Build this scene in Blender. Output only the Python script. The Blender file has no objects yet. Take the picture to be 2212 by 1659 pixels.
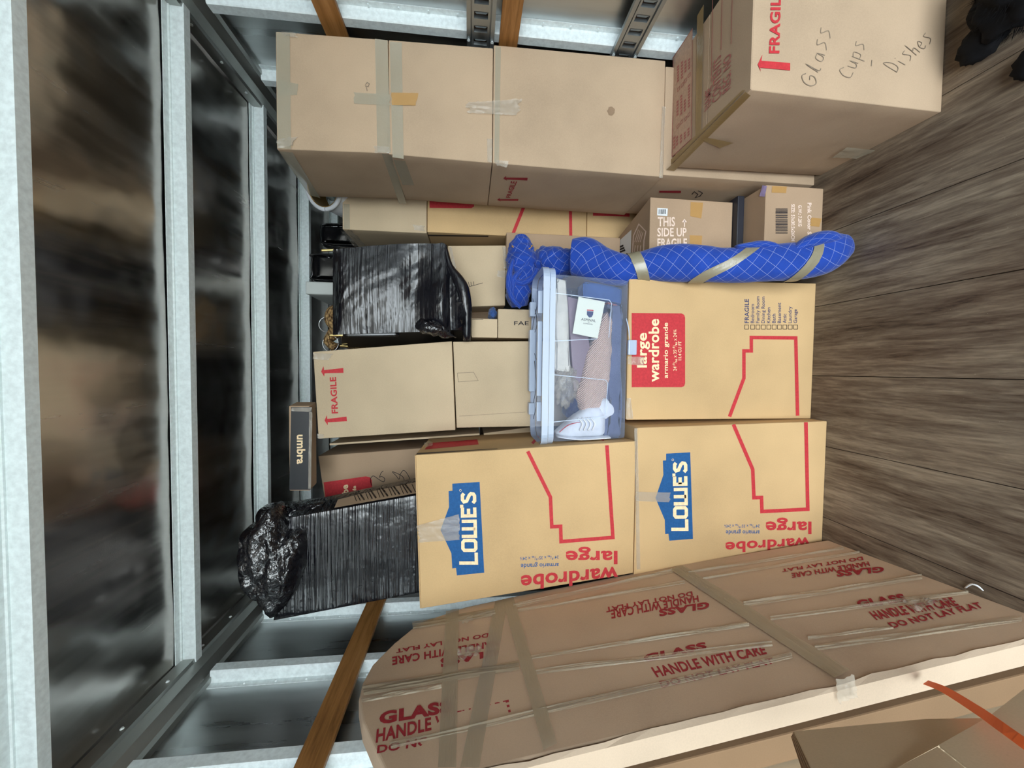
import bpy, bmesh, math, random
from math import sin, cos, pi, radians, sqrt, tan
from mathutils import Vector, Matrix, noise
from mathutils.geometry import tessellate_polygon as tessellate
random.seed(7)
SC = bpy.context.scene
COL = SC.collection
W, H, F_PX = 2212, 1659, 840.0

# ---------------------------------------------------------------- camera (phone turned on its side, 1.62 m above the trailer floor)
CAM = Vector((0, 0, 1.62))
_p, _y, _r = radians(6.2), radians(2.1), radians(0.4)
FW = Vector((-sin(_y) * cos(_p), cos(_y) * cos(_p), -sin(_p)))
RT = Vector((cos(_y), sin(_y), 0)); UP = RT.cross(FW)
RT2 = RT * cos(_r) + UP * sin(_r); UP2 = -RT * sin(_r) + UP * cos(_r)
cd = bpy.data.cameras.new('camera'); cam = bpy.data.objects.new('camera', cd); COL.objects.link(cam)
cd.sensor_fit = 'HORIZONTAL'; cd.sensor_width = 36.0; cd.lens = 36.0 * F_PX / W; cd.clip_start = 0.02; cd.clip_end = 200
Mx, My, Mz = -UP2, RT2, -FW
cam.matrix_world = Matrix(((Mx.x, My.x, Mz.x, CAM.x), (Mx.y, My.y, Mz.y, CAM.y), (Mx.z, My.z, Mz.z, CAM.z), (0, 0, 0, 1)))
SC.camera = cam

# ---------------------------------------------------------------- light: overcast day outside the open rear doors
wd = bpy.data.worlds.new('overcast_sky'); SC.world = wd; wd.use_nodes = True
wn = wd.node_tree; bg = wn.nodes['Background']
bg.inputs['Color'].default_value = (0.86, 0.95, 1.0, 1); bg.inputs['Strength'].default_value = 5.0
def area(name, loc, rot, sx, sy, power, col, portal=False):
    l = bpy.data.lights.new(name, 'AREA'); l.shape = 'RECTANGLE'; l.size = sx; l.size_y = sy
    l.energy = power; l.color = col
    if portal: l.cycles.is_portal = True
    o = bpy.data.objects.new(name, l); COL.objects.link(o); o.location = loc; o.rotation_euler = rot
    return o
Y_DOOR = -2.3
area('door_portal', (0.1, Y_DOOR - 0.02, 1.4), (radians(90), 0, 0), 2.7, 2.78, 1, (1, 1, 1), True)
SC.view_settings.view_transform = 'Standard'; SC.view_settings.look = 'None'
SC.view_settings.gamma = 1.0; SC.view_settings.use_curve_mapping = False
SC.view_settings.exposure = 1.2
SC.cycles.max_bounces = 10; SC.cycles.diffuse_bounces = 5; SC.cycles.glossy_bounces = 5
SC.cycles.transparent_max_bounces = 24; SC.cycles.sample_clamp_indirect = 6.0
SC.cycles.caustics_reflective = False; SC.cycles.caustics_refractive = False

# ---------------------------------------------------------------- geometry helpers
def ray(x, y):
    return FW + RT2 * ((H / 2 - y) / F_PX) + UP2 * ((W / 2 - x) / F_PX)
def PY(x, y, Y): d = ray(x, y); return CAM + d * ((Y - CAM.y) / d.y)
def PX(x, y, X): d = ray(x, y); return CAM + d * ((X - CAM.x) / d.x)
def PZ(x, y, Z): d = ray(x, y); return CAM + d * ((Z - CAM.z) / d.z)
class Plane:
    def __init__(s, p, n):
        s.p = Vector(p); s.n = Vector(n).normalized()
        if s.n.dot(CAM - s.p) < 0: s.n = -s.n
    def at(s, x, y, e=0.0):
        d = ray(x, y); q = s.p + s.n * e
        return CAM + d * ((q - CAM).dot(s.n) / d.dot(s.n))
def plane3(a, b, c): return Plane(a, (b - a).cross(c - a))

def mesh(name, verts, faces, m, parent=None, smooth=False, uvs=None):
    off = parent_loc(parent)
    me = bpy.data.meshes.new(name)
    me.from_pydata([tuple(Vector(v) - off) for v in verts], [], faces)
    if uvs is not None:
        ul = me.uv_layers.new(name='UVMap')
        for lp in me.loops: ul.data[lp.index].uv = uvs[lp.vertex_index]
    me.validate(); me.update()
    if smooth:
        for p in me.polygons: p.use_smooth = True
    if m is not None: me.materials.append(m)
    o = bpy.data.objects.new(name, me); COL.objects.link(o)
    if parent is not None: o.parent = parent
    return o
def parent_loc(p):
    v = Vector((0, 0, 0))
    while p is not None: v = v + p.location; p = p.parent
    return v
def bmobj(name, bm, m, parent=None, smooth=False):
    off = parent_loc(parent)
    bmesh.ops.translate(bm, verts=bm.verts, vec=-off)
    me = bpy.data.meshes.new(name); bm.to_mesh(me); bm.free()
    if smooth:
        for p in me.polygons: p.use_smooth = True
    if m is not None: me.materials.append(m)
    o = bpy.data.objects.new(name, me); COL.objects.link(o)
    if parent is not None: o.parent = parent
    return o
def thing(name, label, cat, loc, group=None):
    o = bpy.data.objects.new(name, None); COL.objects.link(o); o.location = loc; o.empty_display_size = 0.05
    o['label'] = label; o['category'] = cat
    if group: o['group'] = group
    return o
def tag(o, label, cat, group=None):
    o['label'] = label; o['category'] = cat
    if group: o['group'] = group
    return o
def struct(o): o['kind'] = 'structure'; return o

def hexbox_bm(c, n=6, bulge=0.0, bev=0.003, rough=0.0, seed=0):
    """c: front BL,BR,TR,TL then back BL,BR,TR,TL"""
    fs = [(0, 1, 2, 3), (5, 4, 7, 6), (4, 0, 3, 7), (1, 5, 6, 2), (3, 2, 6, 7), (4, 5, 1, 0)]
    bm = bmesh.new(); vs = {}
    ctr = sum((Vector(p) for p in c), Vector()) / 8
    for f in fs:
        a, b, d, e = [Vector(c[i]) for i in f]
        nn = (b - a).cross(e - a).normalized()
        if nn.dot((a + d) / 2 - ctr) < 0: nn = -nn
        g = []
        for j in range(n + 1):
            row = []
            for i in range(n + 1):
                u, v = i / n, j / n
                p = a * (1 - u) * (1 - v) + b * u * (1 - v) + d * u * v + e * (1 - u) * v
                k = tuple(round(x, 5) for x in p)
                if k not in vs:
                    q = p + nn * bulge * sin(pi * u) * sin(pi * v)
                    if rough and 0 < i < n and 0 < j < n:
                        q += nn * rough * noise.noise(p * 5 + Vector((seed, 0, 0)))
                    vs[k] = bm.verts.new(q)
                row.append(vs[k])
            g.append(row)
        for j in range(n):
            for i in range(n):
                try: bm.faces.new((g[j][i], g[j][i + 1], g[j + 1][i + 1], g[j + 1][i]))
                except ValueError: pass
    bmesh.ops.recalc_face_normals(bm, faces=bm.faces)
    if bev > 0:
        es = [e for e in bm.edges if len(e.link_faces) == 2 and e.calc_face_angle(0) > 0.7]
        bmesh.ops.bevel(bm, geom=es, offset=bev, segments=2, affect='EDGES', profile=0.6)
    for f in bm.faces: f.smooth = bulge > 0
    return bm
def cuboid_c(x0, x1, y0, y1, z0, z1):
    return [(x0, y0, z0), (x1, y0, z0), (x1, y0, z1), (x0, y0, z1), (x0, y1, z0), (x1, y1, z0), (x1, y1, z1), (x0, y1, z1)]
def block(name, x0, x1, y0, y1, z0, z1, m, parent=None, bev=0.0, n=1):
    return bmobj(name, hexbox_bm(cuboid_c(x0, x1, y0, y1, z0, z1), n, 0, bev), m, parent)

def quadgrid(name, px, pl, m, parent, eps=0.0012, nx=10, ny=4, amp=0.0, freq=30, ragged=0.0):
    """film or tape: four pixel corners seen on plane pl, laid eps above it, wrinkled by amp"""
    w = [pl.at(x, y, eps) for x, y in px]
    return ribbon(name, w, pl.n, m, parent, nx, ny, amp, freq, ragged)
def ribbon(name, w, nrm, m, parent, nx=10, ny=4, amp=0.0, freq=30, ragged=0.0):
    w = [Vector(a) for a in w]; vs = []; fs = []; uv = []
    lu, lv = (w[1] - w[0]).length, (w[3] - w[0]).length
    for j in range(ny + 1):
        for i in range(nx + 1):
            u, v = i / nx, j / ny
            u2 = u
            if ragged and i in (0, nx): u2 = u + ragged * random.uniform(-1, 1)
            p = w[0] * (1 - u2) * (1 - v) + w[1] * u2 * (1 - v) + w[2] * u2 * v + w[3] * (1 - u2) * v
            if amp: p = p + nrm * (abs(noise.noise(p * freq)) * amp * 2)
            vs.append(p); uv.append((u * lu, v * lv))
    for j in range(ny):
        for i in range(nx):
            a = j * (nx + 1) + i; fs.append((a, a + 1, a + nx + 2, a + nx + 1))
    return mesh(name, vs, fs, m, parent, smooth=True, uvs=uv)

_txt = {}
def text2d(s, bold=0.0):
    k = (s, bold)
    if k in _txt: return _txt[k]
    cu = bpy.data.curves.new('tmp_text', 'FONT'); cu.body = s; cu.size = 1; cu.resolution_u = 3; cu.offset = bold
    cu.space_character = 1.0 + bold * 1.5
    o = bpy.data.objects.new('tmp_text', cu); COL.objects.link(o)
    dg = bpy.context.evaluated_depsgraph_get(); dg.update()
    me = bpy.data.meshes.new_from_object(o.evaluated_get(dg))
    v = [(a.co.x, a.co.y) for a in me.vertices]; f = [tuple(p.vertices) for p in me.polygons]
    bpy.data.objects.remove(o); bpy.data.curves.remove(cu); bpy.data.meshes.remove(me)
    x0 = min(a[0] for a in v); x1 = max(a[0] for a in v); y0 = min(a[1] for a in v); y1 = max(a[1] for a in v)
    v = [((a[0] - x0) / (x1 - x0), (a[1] - y0) / (y1 - y0)) for a in v]
    _txt[k] = (v, f); return _txt[k]
def printed(parent, s, q, pl, m, bold=0.02, eps=0.0012, name='printed_lettering'):
    """q: pixel points start-bottom, end-bottom, end-top, start-top of the line of lettering"""
    v, f = text2d(s, bold)
    w = [pl.at(x, y, eps) for x, y in q]
    vs = [w[0] * (1 - a) * (1 - b) + w[1] * a * (1 - b) + w[2] * a * b + w[3] * (1 - a) * b for a, b in v]
    return mesh(name, vs, f, m, parent)
def up(x_top, x_bot, y_start, y_end):      # lettering that climbs the picture, tops to the left
    return [(x_bot, y_start), (x_bot, y_end), (x_top, y_end), (x_top, y_start)]
def poly(parent, name, pts, pl, m, eps=0.0012):
    vs = [pl.at(x, y, eps) for x, y in pts]
    fs = [t for t in tessellate([[Vector((x, y, 0)) for x, y in pts]])]
    fs = [t if (vs[t[1]] - vs[t[0]]).cross(vs[t[2]] - vs[t[0]]).dot(pl.n) > 0 else (t[0], t[2], t[1]) for t in fs]
    return mesh(name, vs, fs, m, parent)
def stroke(parent, name, pts, pl, m, wpx, eps=0.0012, closed=False):
    """a drawn line of pixel width wpx along pixel points"""
    P = [Vector((a, b)) for a, b in pts]; n = len(P); L = []; R = []
    for i in range(n):
        a = P[i - 1] if (i > 0 or closed) else None; b = P[(i + 1) % n] if (i < n - 1 or closed) else None
        d1 = (P[i] - a).normalized() if a is not None else None; d2 = (b - P[i]).normalized() if b is not None else None
        if d1 is None: d1 = d2
        if d2 is None: d2 = d1
        n1 = Vector((-d1.y, d1.x)); n2 = Vector((-d2.y, d2.x)); mm = (n1 + n2)
        mm = mm.normalized() if mm.length > 1e-4 else n1
        k = (wpx / 2) / max(0.45, mm.dot(n1)); L.append(P[i] + mm * k); R.append(P[i] - mm * k)
    vs = [pl.at(a.x, a.y, eps) for a in L + R]
    fs = [(i, (i + 1) % n, n + (i + 1) % n, n + i) for i in range(n if closed else n - 1)]
    return mesh(name, vs, fs, m, parent)
def smooth_pts(pts, k=5):
    out = []
    for i in range(len(pts) - 1):
        p0 = Vector(pts[max(i - 1, 0)]); p1 = Vector(pts[i]); p2 = Vector(pts[i + 1]); p3 = Vector(pts[min(i + 2, len(pts) - 1)])
        for j in range(k):
            t = j / k
            out.append(0.5 * ((2 * p1) + (-p0 + p2) * t + (2 * p0 - 5 * p1 + 4 * p2 - p3) * t * t + (-p0 + 3 * p1 - 3 * p2 + p3) * t ** 3))
    out.append(Vector(pts[-1])); return out
def tube(name, pts, radii, m, parent=None, n=20, jit=0.0, freq=8, caps=True, squash=None, seed=0, k=4, crease=0.0):
    """round or oval tube; radii: (a,b) per point, a across the view, b along the depth"""
    P = smooth_pts([tuple(p) for p in pts], k)
    Rr = smooth_pts([tuple(r) if hasattr(r, '__len__') else (r, r) for r in radii], k)
    vs = []; fs = []; uv = []; arc = 0
    for i, p in enumerate(P):
        t = (P[min(i + 1, len(P) - 1)] - P[max(i - 1, 0)]).normalized()
        b = Vector((0, 1, 0)); b = (b - t * b.dot(t))
        if b.length < 0.05: b = Vector((1, 0, 0)) - t * t.x
        b.normalize(); a = t.cross(b).normalized()
        if i: arc += (P[i] - P[i - 1]).length
        for j in range(n):
            th = 2 * pi * j / n
            q = p + a * (cos(th) * Rr[i][0]) + b * (sin(th) * Rr[i][1])
            if jit:
                nv = noise.noise(q * freq + Vector((seed, seed, 0))) + 0.5 * noise.noise(q * freq * 2.7 + Vector((0, seed, 3)))
                q = q + (q - p).normalized() * nv * jit
            if crease:
                nv = 1 - abs(noise.noise(Vector((q.x * 30, q.y * 18, q.z * 7)) + Vector((seed, 0, 5)))) * 3
                q = q + (q - p).normalized() * max(nv, 0) * crease
            vs.append(q); uv.append((arc, th * 0.07))
    for i in range(len(P) - 1):
        for j in range(n):
            fs.append((i * n + j, i * n + (j + 1) % n, (i + 1) * n + (j + 1) % n, (i + 1) * n + j))
    if caps:
        c0 = len(vs); vs.append(P[0]); uv.append((0, 0)); vs.append(P[-1]); uv.append((arc, 0))
        for j in range(n):
            fs.append((c0, (j + 1) % n, j)); b0 = (len(P) - 1) * n; fs.append((c0 + 1, b0 + j, b0 + (j + 1) % n))
    return mesh(name, vs, fs, m, parent, smooth=True, uvs=uv)

# ---------------------------------------------------------------- materials
def S(r, g, b):      # sRGB 0-255 -> linear
    f = lambda c: (c / 255 / 12.92) if c / 255 <= 0.04045 else ((c / 255 + 0.055) / 1.055) ** 2.4
    return (f(r), f(g), f(b), 1)
def newmat(name, base, rough=0.6, metal=0.0, spec=0.5):
    m = bpy.data.materials.new(name); m.use_nodes = True; nt = m.node_tree; b = nt.nodes['Principled BSDF']
    b.inputs['Base Color'].default_value = base; b.inputs['Roughness'].default_value = rough
    b.inputs['Metallic'].default_value = metal; b.inputs['Specular IOR Level'].default_value = spec
    return m, nt, b
def coords(nt, scale=(1, 1, 1), rot=(0, 0, 0), kind='Object'):
    t = nt.nodes.new('ShaderNodeTexCoord'); mp = nt.nodes.new('ShaderNodeMapping')
    mp.inputs['Scale'].default_value = scale; mp.inputs['Rotation'].default_value = rot
    nt.links.new(t.outputs[kind], mp.inputs['Vector']); return mp.outputs['Vector']
def noise_n(nt, vec, scale, detail=4, rough=0.5, dist=0.0):
    n = nt.nodes.new('ShaderNodeTexNoise'); n.inputs['Scale'].default_value = scale; n.inputs['Detail'].default_value = detail
    n.inputs['Roughness'].default_value = rough; n.inputs['Distortion'].default_value = dist
    nt.links.new(vec, n.inputs['Vector']); return n.outputs['Fac']
def ramp(nt, fac, stops):
    r = nt.nodes.new('ShaderNodeValToRGB'); e = r.color_ramp.elements
    while len(e) < len(stops): e.new(0.5)
    for i, (p, c) in enumerate(stops): e[i].position = p; e[i].color = c
    nt.links.new(fac, r.inputs['Fac']); return r.outputs['Color']
def bump(nt, b, h, strength=0.3, dist=0.002, prev=None):
    n = nt.nodes.new('ShaderNodeBump'); n.inputs['Strength'].default_value = strength; n.inputs['Distance'].default_value = dist
    nt.links.new(h, n.inputs['Height'])
    if prev is not None: nt.links.new(prev, n.inputs['Normal'])
    nt.links.new(n.outputs['Normal'], b.inputs['Normal']); return n.outputs['Normal']
def maprange(nt, fac, a, b_, c, d):
    n = nt.nodes.new('ShaderNodeMapRange'); n.inputs[1].default_value = a; n.inputs[2].default_value = b_
    n.inputs[3].default_value = c; n.inputs[4].default_value = d; nt.links.new(fac, n.inputs[0]); return n.outputs[0]
def mul(c, k): return (c[0] * k, c[1] * k, c[2] * k, 1)
def cardboard(name, col, flute='Z'):
    m, nt, b = newmat(name, col, 0.82, 0, 0.25)
    v = coords(nt); n1 = noise_n(nt, v, 2.2, 3, 0.55); n2 = noise_n(nt, v, 260, 2, 0.6)
    mx = nt.nodes.new('ShaderNodeMath'); mx.operation = 'MULTIPLY_ADD'; mx.inputs[1].default_value = 0.3
    nt.links.new(n2, mx.inputs[0]); nt.links.new(n1, mx.inputs[2])
    c = ramp(nt, mx.outputs[0], [(0.35, mul(col, 0.84)), (0.6, col), (0.85, mul(col, 1.12))])
    nt.links.new(c, b.inputs['Base Color'])
    sc = {'Z': (1.5, 1.5, 120), 'X': (120, 1.5, 1.5), 'V': (110, 110, 1.5)}[flute]
    n3 = noise_n(nt, coords(nt, sc), 1.0, 1, 0.4)
    p = bump(nt, b, n3, 0.10, 0.0015); n4 = noise_n(nt, v, 5, 3, 0.6); p = bump(nt, b, n4, 0.25, 0.012, p)
    return m
M = {}
M['card'] = cardboard('cardboard_golden', S(203, 170, 124))
M['card_pink'] = cardboard('cardboard_pink_tan', S(188, 163, 136))
M['card_pale'] = cardboard('cardboard_pale', S(199, 178, 148))
M['card_brown'] = cardboard('cardboard_brown', S(172, 146, 120))
M['card_shaded'] = cardboard('cardboard_shaded', S(142, 114, 86))  # board brown darkened to stand for shade behind the glass carton
M['card_mirror'] = cardboard('cardboard_mirror', S(196, 170, 144))
M['card_edge'] = cardboard('cardboard_pale_edge', S(206, 184, 160))
M['card_dark'] = newmat('cardboard_inside', S(70, 55, 42), 0.9)[0]
def ink(name, col):
    m, nt, b = newmat(name, col, 0.7, 0, 0.3); n = noise_n(nt, coords(nt), 90, 3, 0.7)
    nt.links.new(ramp(nt, n, [(0.3, mul(col, 1.25)), (0.6, col)]), b.inputs['Base Color']); return m
M['red'] = ink('red_ink', S(186, 52, 58)); M['red_dull'] = ink('dull_red_ink', S(150, 40, 48)); M['blue_ink'] = ink('blue_ink', S(30, 84, 138))
M['navy_ink'] = ink('navy_ink', S(48, 58, 98)); M['cream_ink'] = ink('cream_lettering', S(240, 214, 172))
M['white_ink'] = ink('white_ink', S(228, 205, 190)); M['black_ink'] = ink('marker_ink', S(40, 36, 40)); M['pencil'] = ink('pencil_line', S(128, 114, 98))
M['rose_ink'] = ink('rose_print', S(170, 105, 98))
M['rose_fill'] = ink('rose_fill', S(186, 156, 134))
M['white_paper'] = newmat('white_paper', S(225, 228, 230), 0.5)[0]
def film(name, col, alpha, rough=0.22, bs=0.5, scale=(40, 40, 40)):
    m, nt, b = newmat(name, col, rough, 0, 0.7); b.inputs['Alpha'].default_value = alpha
    n = noise_n(nt, coords(nt, scale), 1.0, 4, 0.6); bump(nt, b, n, bs, 0.004); return m
M['tape'] = film('clear_packing_tape', S(186, 178, 156), 0.6, 0.22)
M['tape_thin'] = film('clear_glossy_tape', S(205, 195, 178), 0.4, 0.12, 0.9, (60, 60, 60))
M['tape_brown'] = film('brown_packing_tape', S(150, 122, 72), 0.85, 0.3)
M['stain'] = film('brown_stain', S(150, 120, 92), 0.45, 0.8, 0.1)
M['tape_tan'] = film('tan_packing_tape', S(196, 152, 92), 0.85, 0.35)
M['tape_grey'] = film('strapping_film', S(176, 162, 138), 0.6, 0.2, 0.5, (120, 8, 120))
M['film_line'] = film('stretch_film_ridge', S(205, 194, 170), 0.42, 0.12, 0.8, (90, 10, 90))
def stretchwrap(name, vec_scale, rot, base=(0.006, 0.006, 0.009, 1), rough=0.2, st=1.0, dist=0.01):
    m, nt, b = newmat(name, base, rough, 0, 1.0)
    n1 = noise_n(nt, coords(nt, vec_scale, rot), 1.0, 2.5, 0.5, 0.4); n2 = noise_n(nt, coords(nt), 9, 3, 0.5)
    p = bump(nt, b, n1, st, dist); bump(nt, b, n2, 0.5, 0.02, p)
    nt.links.new(maprange(nt, n2, 0.3, 0.7, rough * 0.7, rough * 1.8), b.inputs['Roughness']); return m
M['wrap'] = stretchwrap('black_stretch_film', (1.6, 14, 62), (0, radians(17), 0), rough=0.15, dist=0.004)
M['wrap'].node_tree.nodes['Principled BSDF'].inputs['Specular IOR Level'].default_value = 0.55
M['wrap2'] = stretchwrap('black_stretch_film_tight', (1.6, 16, 85), (0, radians(8), 0), rough=0.16, st=1.0, dist=0.008)
M['bag'] = stretchwrap('black_bag_plastic', (42, 42, 42), (0, 0, 0), rough=0.1, st=1.0, dist=0.012)
M['gloss_black'] = newmat('glossy_black_vinyl', (0.006, 0.006, 0.007, 1), 0.14, 0, 0.6)[0]
M['brass'] = newmat('brass', S(214, 190, 130), 0.25, 1.0)[0]
M['gold'] = newmat('gold_lining', S(176, 140, 80), 0.35, 0.8)[0]
M['steel_wire'] = newmat('steel_wire', S(190, 190, 190), 0.25, 1.0)[0]
M['foam'] = newmat('white_foam', S(206, 210, 206), 0.8)[0]
def metal_sheet(name, col, rough, streak, bs=0.1, dist=0.01):
    m, nt, b = newmat(name, col, rough, 1.0)
    n1 = noise_n(nt, coords(nt, streak), 1.0, 5, 0.6); n2 = noise_n(nt, coords(nt), 1.6, 3, 0.5)
    nt.links.new(maprange(nt, n1, 0.3, 0.75, rough * 0.75, rough * 1.5), b.inputs['Roughness'])
    nt.links.new(ramp(nt, n1, [(0.3, mul(col, 0.82)), (0.65, col)]), b.inputs['Base Color'])
    bump(nt, b, n2, bs, dist); return m
M['roof'] = metal_sheet('roof_sheet', S(196, 190, 184), 0.2, (14, 1.2, 1), 0.7, 0.035)
M['wallsheet'] = metal_sheet('galvanised_wall_sheet', S(196, 200, 200), 0.3, (1, 10, 0.8), 0.4, 0.02)
M['galv'] = metal_sheet('galvanised_steel', S(244, 254, 255), 0.5, (60, 60, 60), 0.2, 0.002)
M['galv'].node_tree.nodes['Principled BSDF'].inputs['Metallic'].default_value = 0.0
M['rail'] = metal_sheet('dull_aluminium_rail', S(176, 178, 174), 0.38, (20, 1, 20), 0.2, 0.004)
M['etrack'] = metal_sheet('etrack_steel', S(168, 174, 176), 0.45, (20, 6, 20), 0.2, 0.002)
def wood(name, c1, c2, c3, sc, rough=0.5, bs=0.3):
    m, nt, b = newmat(name, c2, rough, 0, 0.35)
    n1 = noise_n(nt, coords(nt, sc), 1.0, 8, 0.68, 0.4)
    nt.links.new(ramp(nt, n1, [(0.3, c1), (0.5, c2), (0.72, c3)]), b.inputs['Base Color'])
    bump(nt, b, n1, bs, 0.003); return m, nt, b
M['oak'] = wood('oak_slat', S(112, 74, 36), S(164, 114, 62), S(188, 138, 84), (30, 2, 30))[0]

def floor_mat():
    m, nt, b = newmat('worn_plank_floor', S(110, 96, 80), 0.62, 0, 0.35)
    n1 = noise_n(nt, coords(nt, (30, 2.8, 20)), 1.0, 9, 0.7, 0.5)
    n2 = noise_n(nt, coords(nt, (6, 0.9, 6)), 1.0, 5, 0.6, 0.6)
    n3 = noise_n(nt, coords(nt, (120, 11, 60)), 1.0, 4, 0.65)
    ad = nt.nodes.new('ShaderNodeMath'); ad.operation = 'MULTIPLY_ADD'; ad.inputs[1].default_value = 0.9
    nt.links.new(n2, ad.inputs[0]); nt.links.new(n1, ad.inputs[2])
    ad2 = nt.nodes.new('ShaderNodeMath'); ad2.operation = 'MULTIPLY_ADD'; ad2.inputs[1].default_value = 0.5
    nt.links.new(n3, ad2.inputs[0]); nt.links.new(ad.outputs[0], ad2.inputs[2])
    c = ramp(nt, ad2.outputs[0], [(0.82, S(74, 60, 50)), (1.02, S(104, 88, 74)), (1.2, S(138, 122, 104)), (1.42, S(176, 164, 146))])
    r = nt.nodes[-1]
    # colour ramp works on 0..1, so squeeze the sum first
    mr = maprange(nt, ad2.outputs[0], 0.85, 1.55, 0.0, 1.0)
    c = ramp(nt, mr, [(0.12, S(56, 45, 38)), (0.27, S(88, 75, 63)), (0.5, S(113, 101, 87)), (0.85, S(152, 140, 121))])
    # dirt patches that are brown and grey
    n5 = noise_n(nt, coords(nt, (2.2, 1.1, 1)), 1.0, 3, 0.5)
    mix = nt.nodes.new('ShaderNodeMix'); mix.data_type = 'RGBA'; mix.blend_type = 'MULTIPLY'
    nt.links.new(maprange(nt, n5, 0.4, 0.65, 0.0, 0.55), mix.inputs['Factor'])
    nt.links.new(c, mix.inputs['A']); mix.inputs['B'].default_value = S(226, 205, 190)
    nt.links.new(mix.outputs['Result'], b.inputs['Base Color'])
    nt.links.new(maprange(nt, n2, 0.3, 0.7, 0.45, 0.75), b.inputs['Roughness'])
    nv = noise_n(nt, coords(nt, (260, 120, 260)), 1.0, 2, 0.5); sp = maprange(nt, nv, 0.765, 0.78, 0.0, 0.8)
    m2 = nt.nodes.new('ShaderNodeMix'); m2.data_type = 'RGBA'; nt.links.new(sp, m2.inputs['Factor'])
    nt.links.new(mix.outputs['Result'], m2.inputs['A']); m2.inputs['B'].default_value = S(205, 196, 180); nt.links.new(m2.outputs['Result'], b.inputs['Base Color'])
    bump(nt, b, n1, 0.5, 0.005); return m
M['floor'] = floor_mat()

def fabric(name, col, rough=0.85, sc=400):
    m, nt, b = newmat(name, col, rough, 0, 0.2); b.inputs['Sheen Weight'].default_value = 0.2
    n = noise_n(nt, coords(nt), sc, 2, 0.5); n2 = noise_n(nt, coords(nt), 12, 4, 0.6)
    nt.links.new(ramp(nt, n2, [(0.3, mul(col, 0.8)), (0.65, col)]), b.inputs['Base Color'])
    p = bump(nt, b, n, 0.3, 0.001); bump(nt, b, n2, 0.4, 0.01, p); return m, nt, b
def blanket_mat():
    m, nt, b = fabric('quilted_blue_blanket', S(32, 70, 166), 0.8, 500)
    old = b.inputs['Base Color'].links[0].from_socket
    v = coords(nt, (1, 1, 1), (0, 0, radians(38)), 'UV'); sx = nt.nodes.new('ShaderNodeSeparateXYZ'); nt.links.new(v, sx.inputs[0])
    outs = []
    for ax in (0, 1):
        a = nt.nodes.new('ShaderNodeMath'); a.operation = 'MULTIPLY'; a.inputs[1].default_value = 25.0; nt.links.new(sx.outputs[ax], a.inputs[0])
        f = nt.nodes.new('ShaderNodeMath'); f.operation = 'FRACT'; nt.links.new(a.outputs[0], f.inputs[0])
        g = nt.nodes.new('ShaderNodeMath'); g.operation = 'LESS_THAN'; g.inputs[1].default_value = 0.035; nt.links.new(f.outputs[0], g.inputs[0]); outs.append(g.outputs[0])
    mxn = nt.nodes.new('ShaderNodeMath'); mxn.operation = 'MAXIMUM'; nt.links.new(outs[0], mxn.inputs[0]); nt.links.new(outs[1], mxn.inputs[1])
    k = nt.nodes.new('ShaderNodeMath'); k.operation = 'MULTIPLY'; k.inputs[1].default_value = 0.34; nt.links.new(mxn.outputs[0], k.inputs[0])
    mix = nt.nodes.new('ShaderNodeMix'); mix.data_type = 'RGBA'; nt.links.new(k.outputs[0], mix.inputs['Factor'])
    nt.links.new(old, mix.inputs['A']); mix.inputs['B'].default_value = S(205, 215, 240); nt.links.new(mix.outputs['Result'], b.inputs['Base Color'])
    return m
M['blanket'] = blanket_mat()
M['knit'] = fabric('pink_knit', S(206, 168, 152), 0.9, 160)[0]
_m = M['knit']; _nt = _m.node_tree; _b = _nt.nodes['Principled BSDF']
_w = _nt.nodes.new('ShaderNodeTexWave'); _w.inputs['Scale'].default_value = 78; _w.inputs['Distortion'].default_value = 1.5
_nt.links.new(coords(_nt, (.5, 1, 1), (0, radians(30), 0)), _w.inputs['Vector']); bump(_nt, _b, _w.outputs['Fac'], .9, .004)
_nt.links.new(ramp(_nt, _w.outputs['Fac'], [(.0, S(188, 152, 136)), (.6, S(238, 206, 188))]), _b.inputs['Base Color'])
M['cream'] = fabric('cream_cotton', S(226, 220, 206))[0]
M['navy'] = fabric('navy_cloth', S(42, 50, 84))[0]
M['slate'] = fabric('slate_blue_cloth', S(96, 104, 134))[0]
M['royal'] = fabric('blue_cloth', S(60, 92, 150))[0]
M['coral'] = fabric('coral_cloth', S(190, 116, 110))[0]
M['white_cloth'] = fabric('white_cloth', S(232, 234, 238))[0]
M['shaggy'] = fabric('black_shaggy_cloth', (0.004, 0.004, 0.005, 1), 0.95, 60)[0]
M['mauve'] = newmat('mauve_card', S(128, 108, 118), 0.55)[0]
M['label_cream'] = newmat('cream_card', S(232, 234, 214), 0.5)[0]
M['orange'] = newmat('orange_webbing', (1.0, .17, .03, 1), .6)[0]
M['lilac'] = newmat('lilac_tape', S(180, 165, 215), 0.4)[0]
M['shaggy'].node_tree.nodes['Principled BSDF'].inputs['Sheen Weight'].default_value = 0.0
M['dark_navy'] = newmat('dark_navy_case', S(34, 36, 46), 0.5)[0]
M['black_box'] = newmat('black_printed_card', S(40, 42, 46), 0.3)[0]
def wicker():
    m, nt, b = newmat('wicker', S(190, 150, 96), 0.7)
    w = nt.nodes.new('ShaderNodeTexVoronoi'); w.inputs['Scale'].default_value = 55; nt.links.new(coords(nt, (1, 1, 1.8)), w.inputs['Vector'])
    nt.links.new(ramp(nt, w.outputs['Distance'], [(0.2, S(206, 168, 112)), (0.75, S(96, 66, 36))]), b.inputs['Base Color'])
    bump(nt, b, w.outputs['Distance'], 1.0, -0.01); return m
M['wicker'] = wicker()
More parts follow.
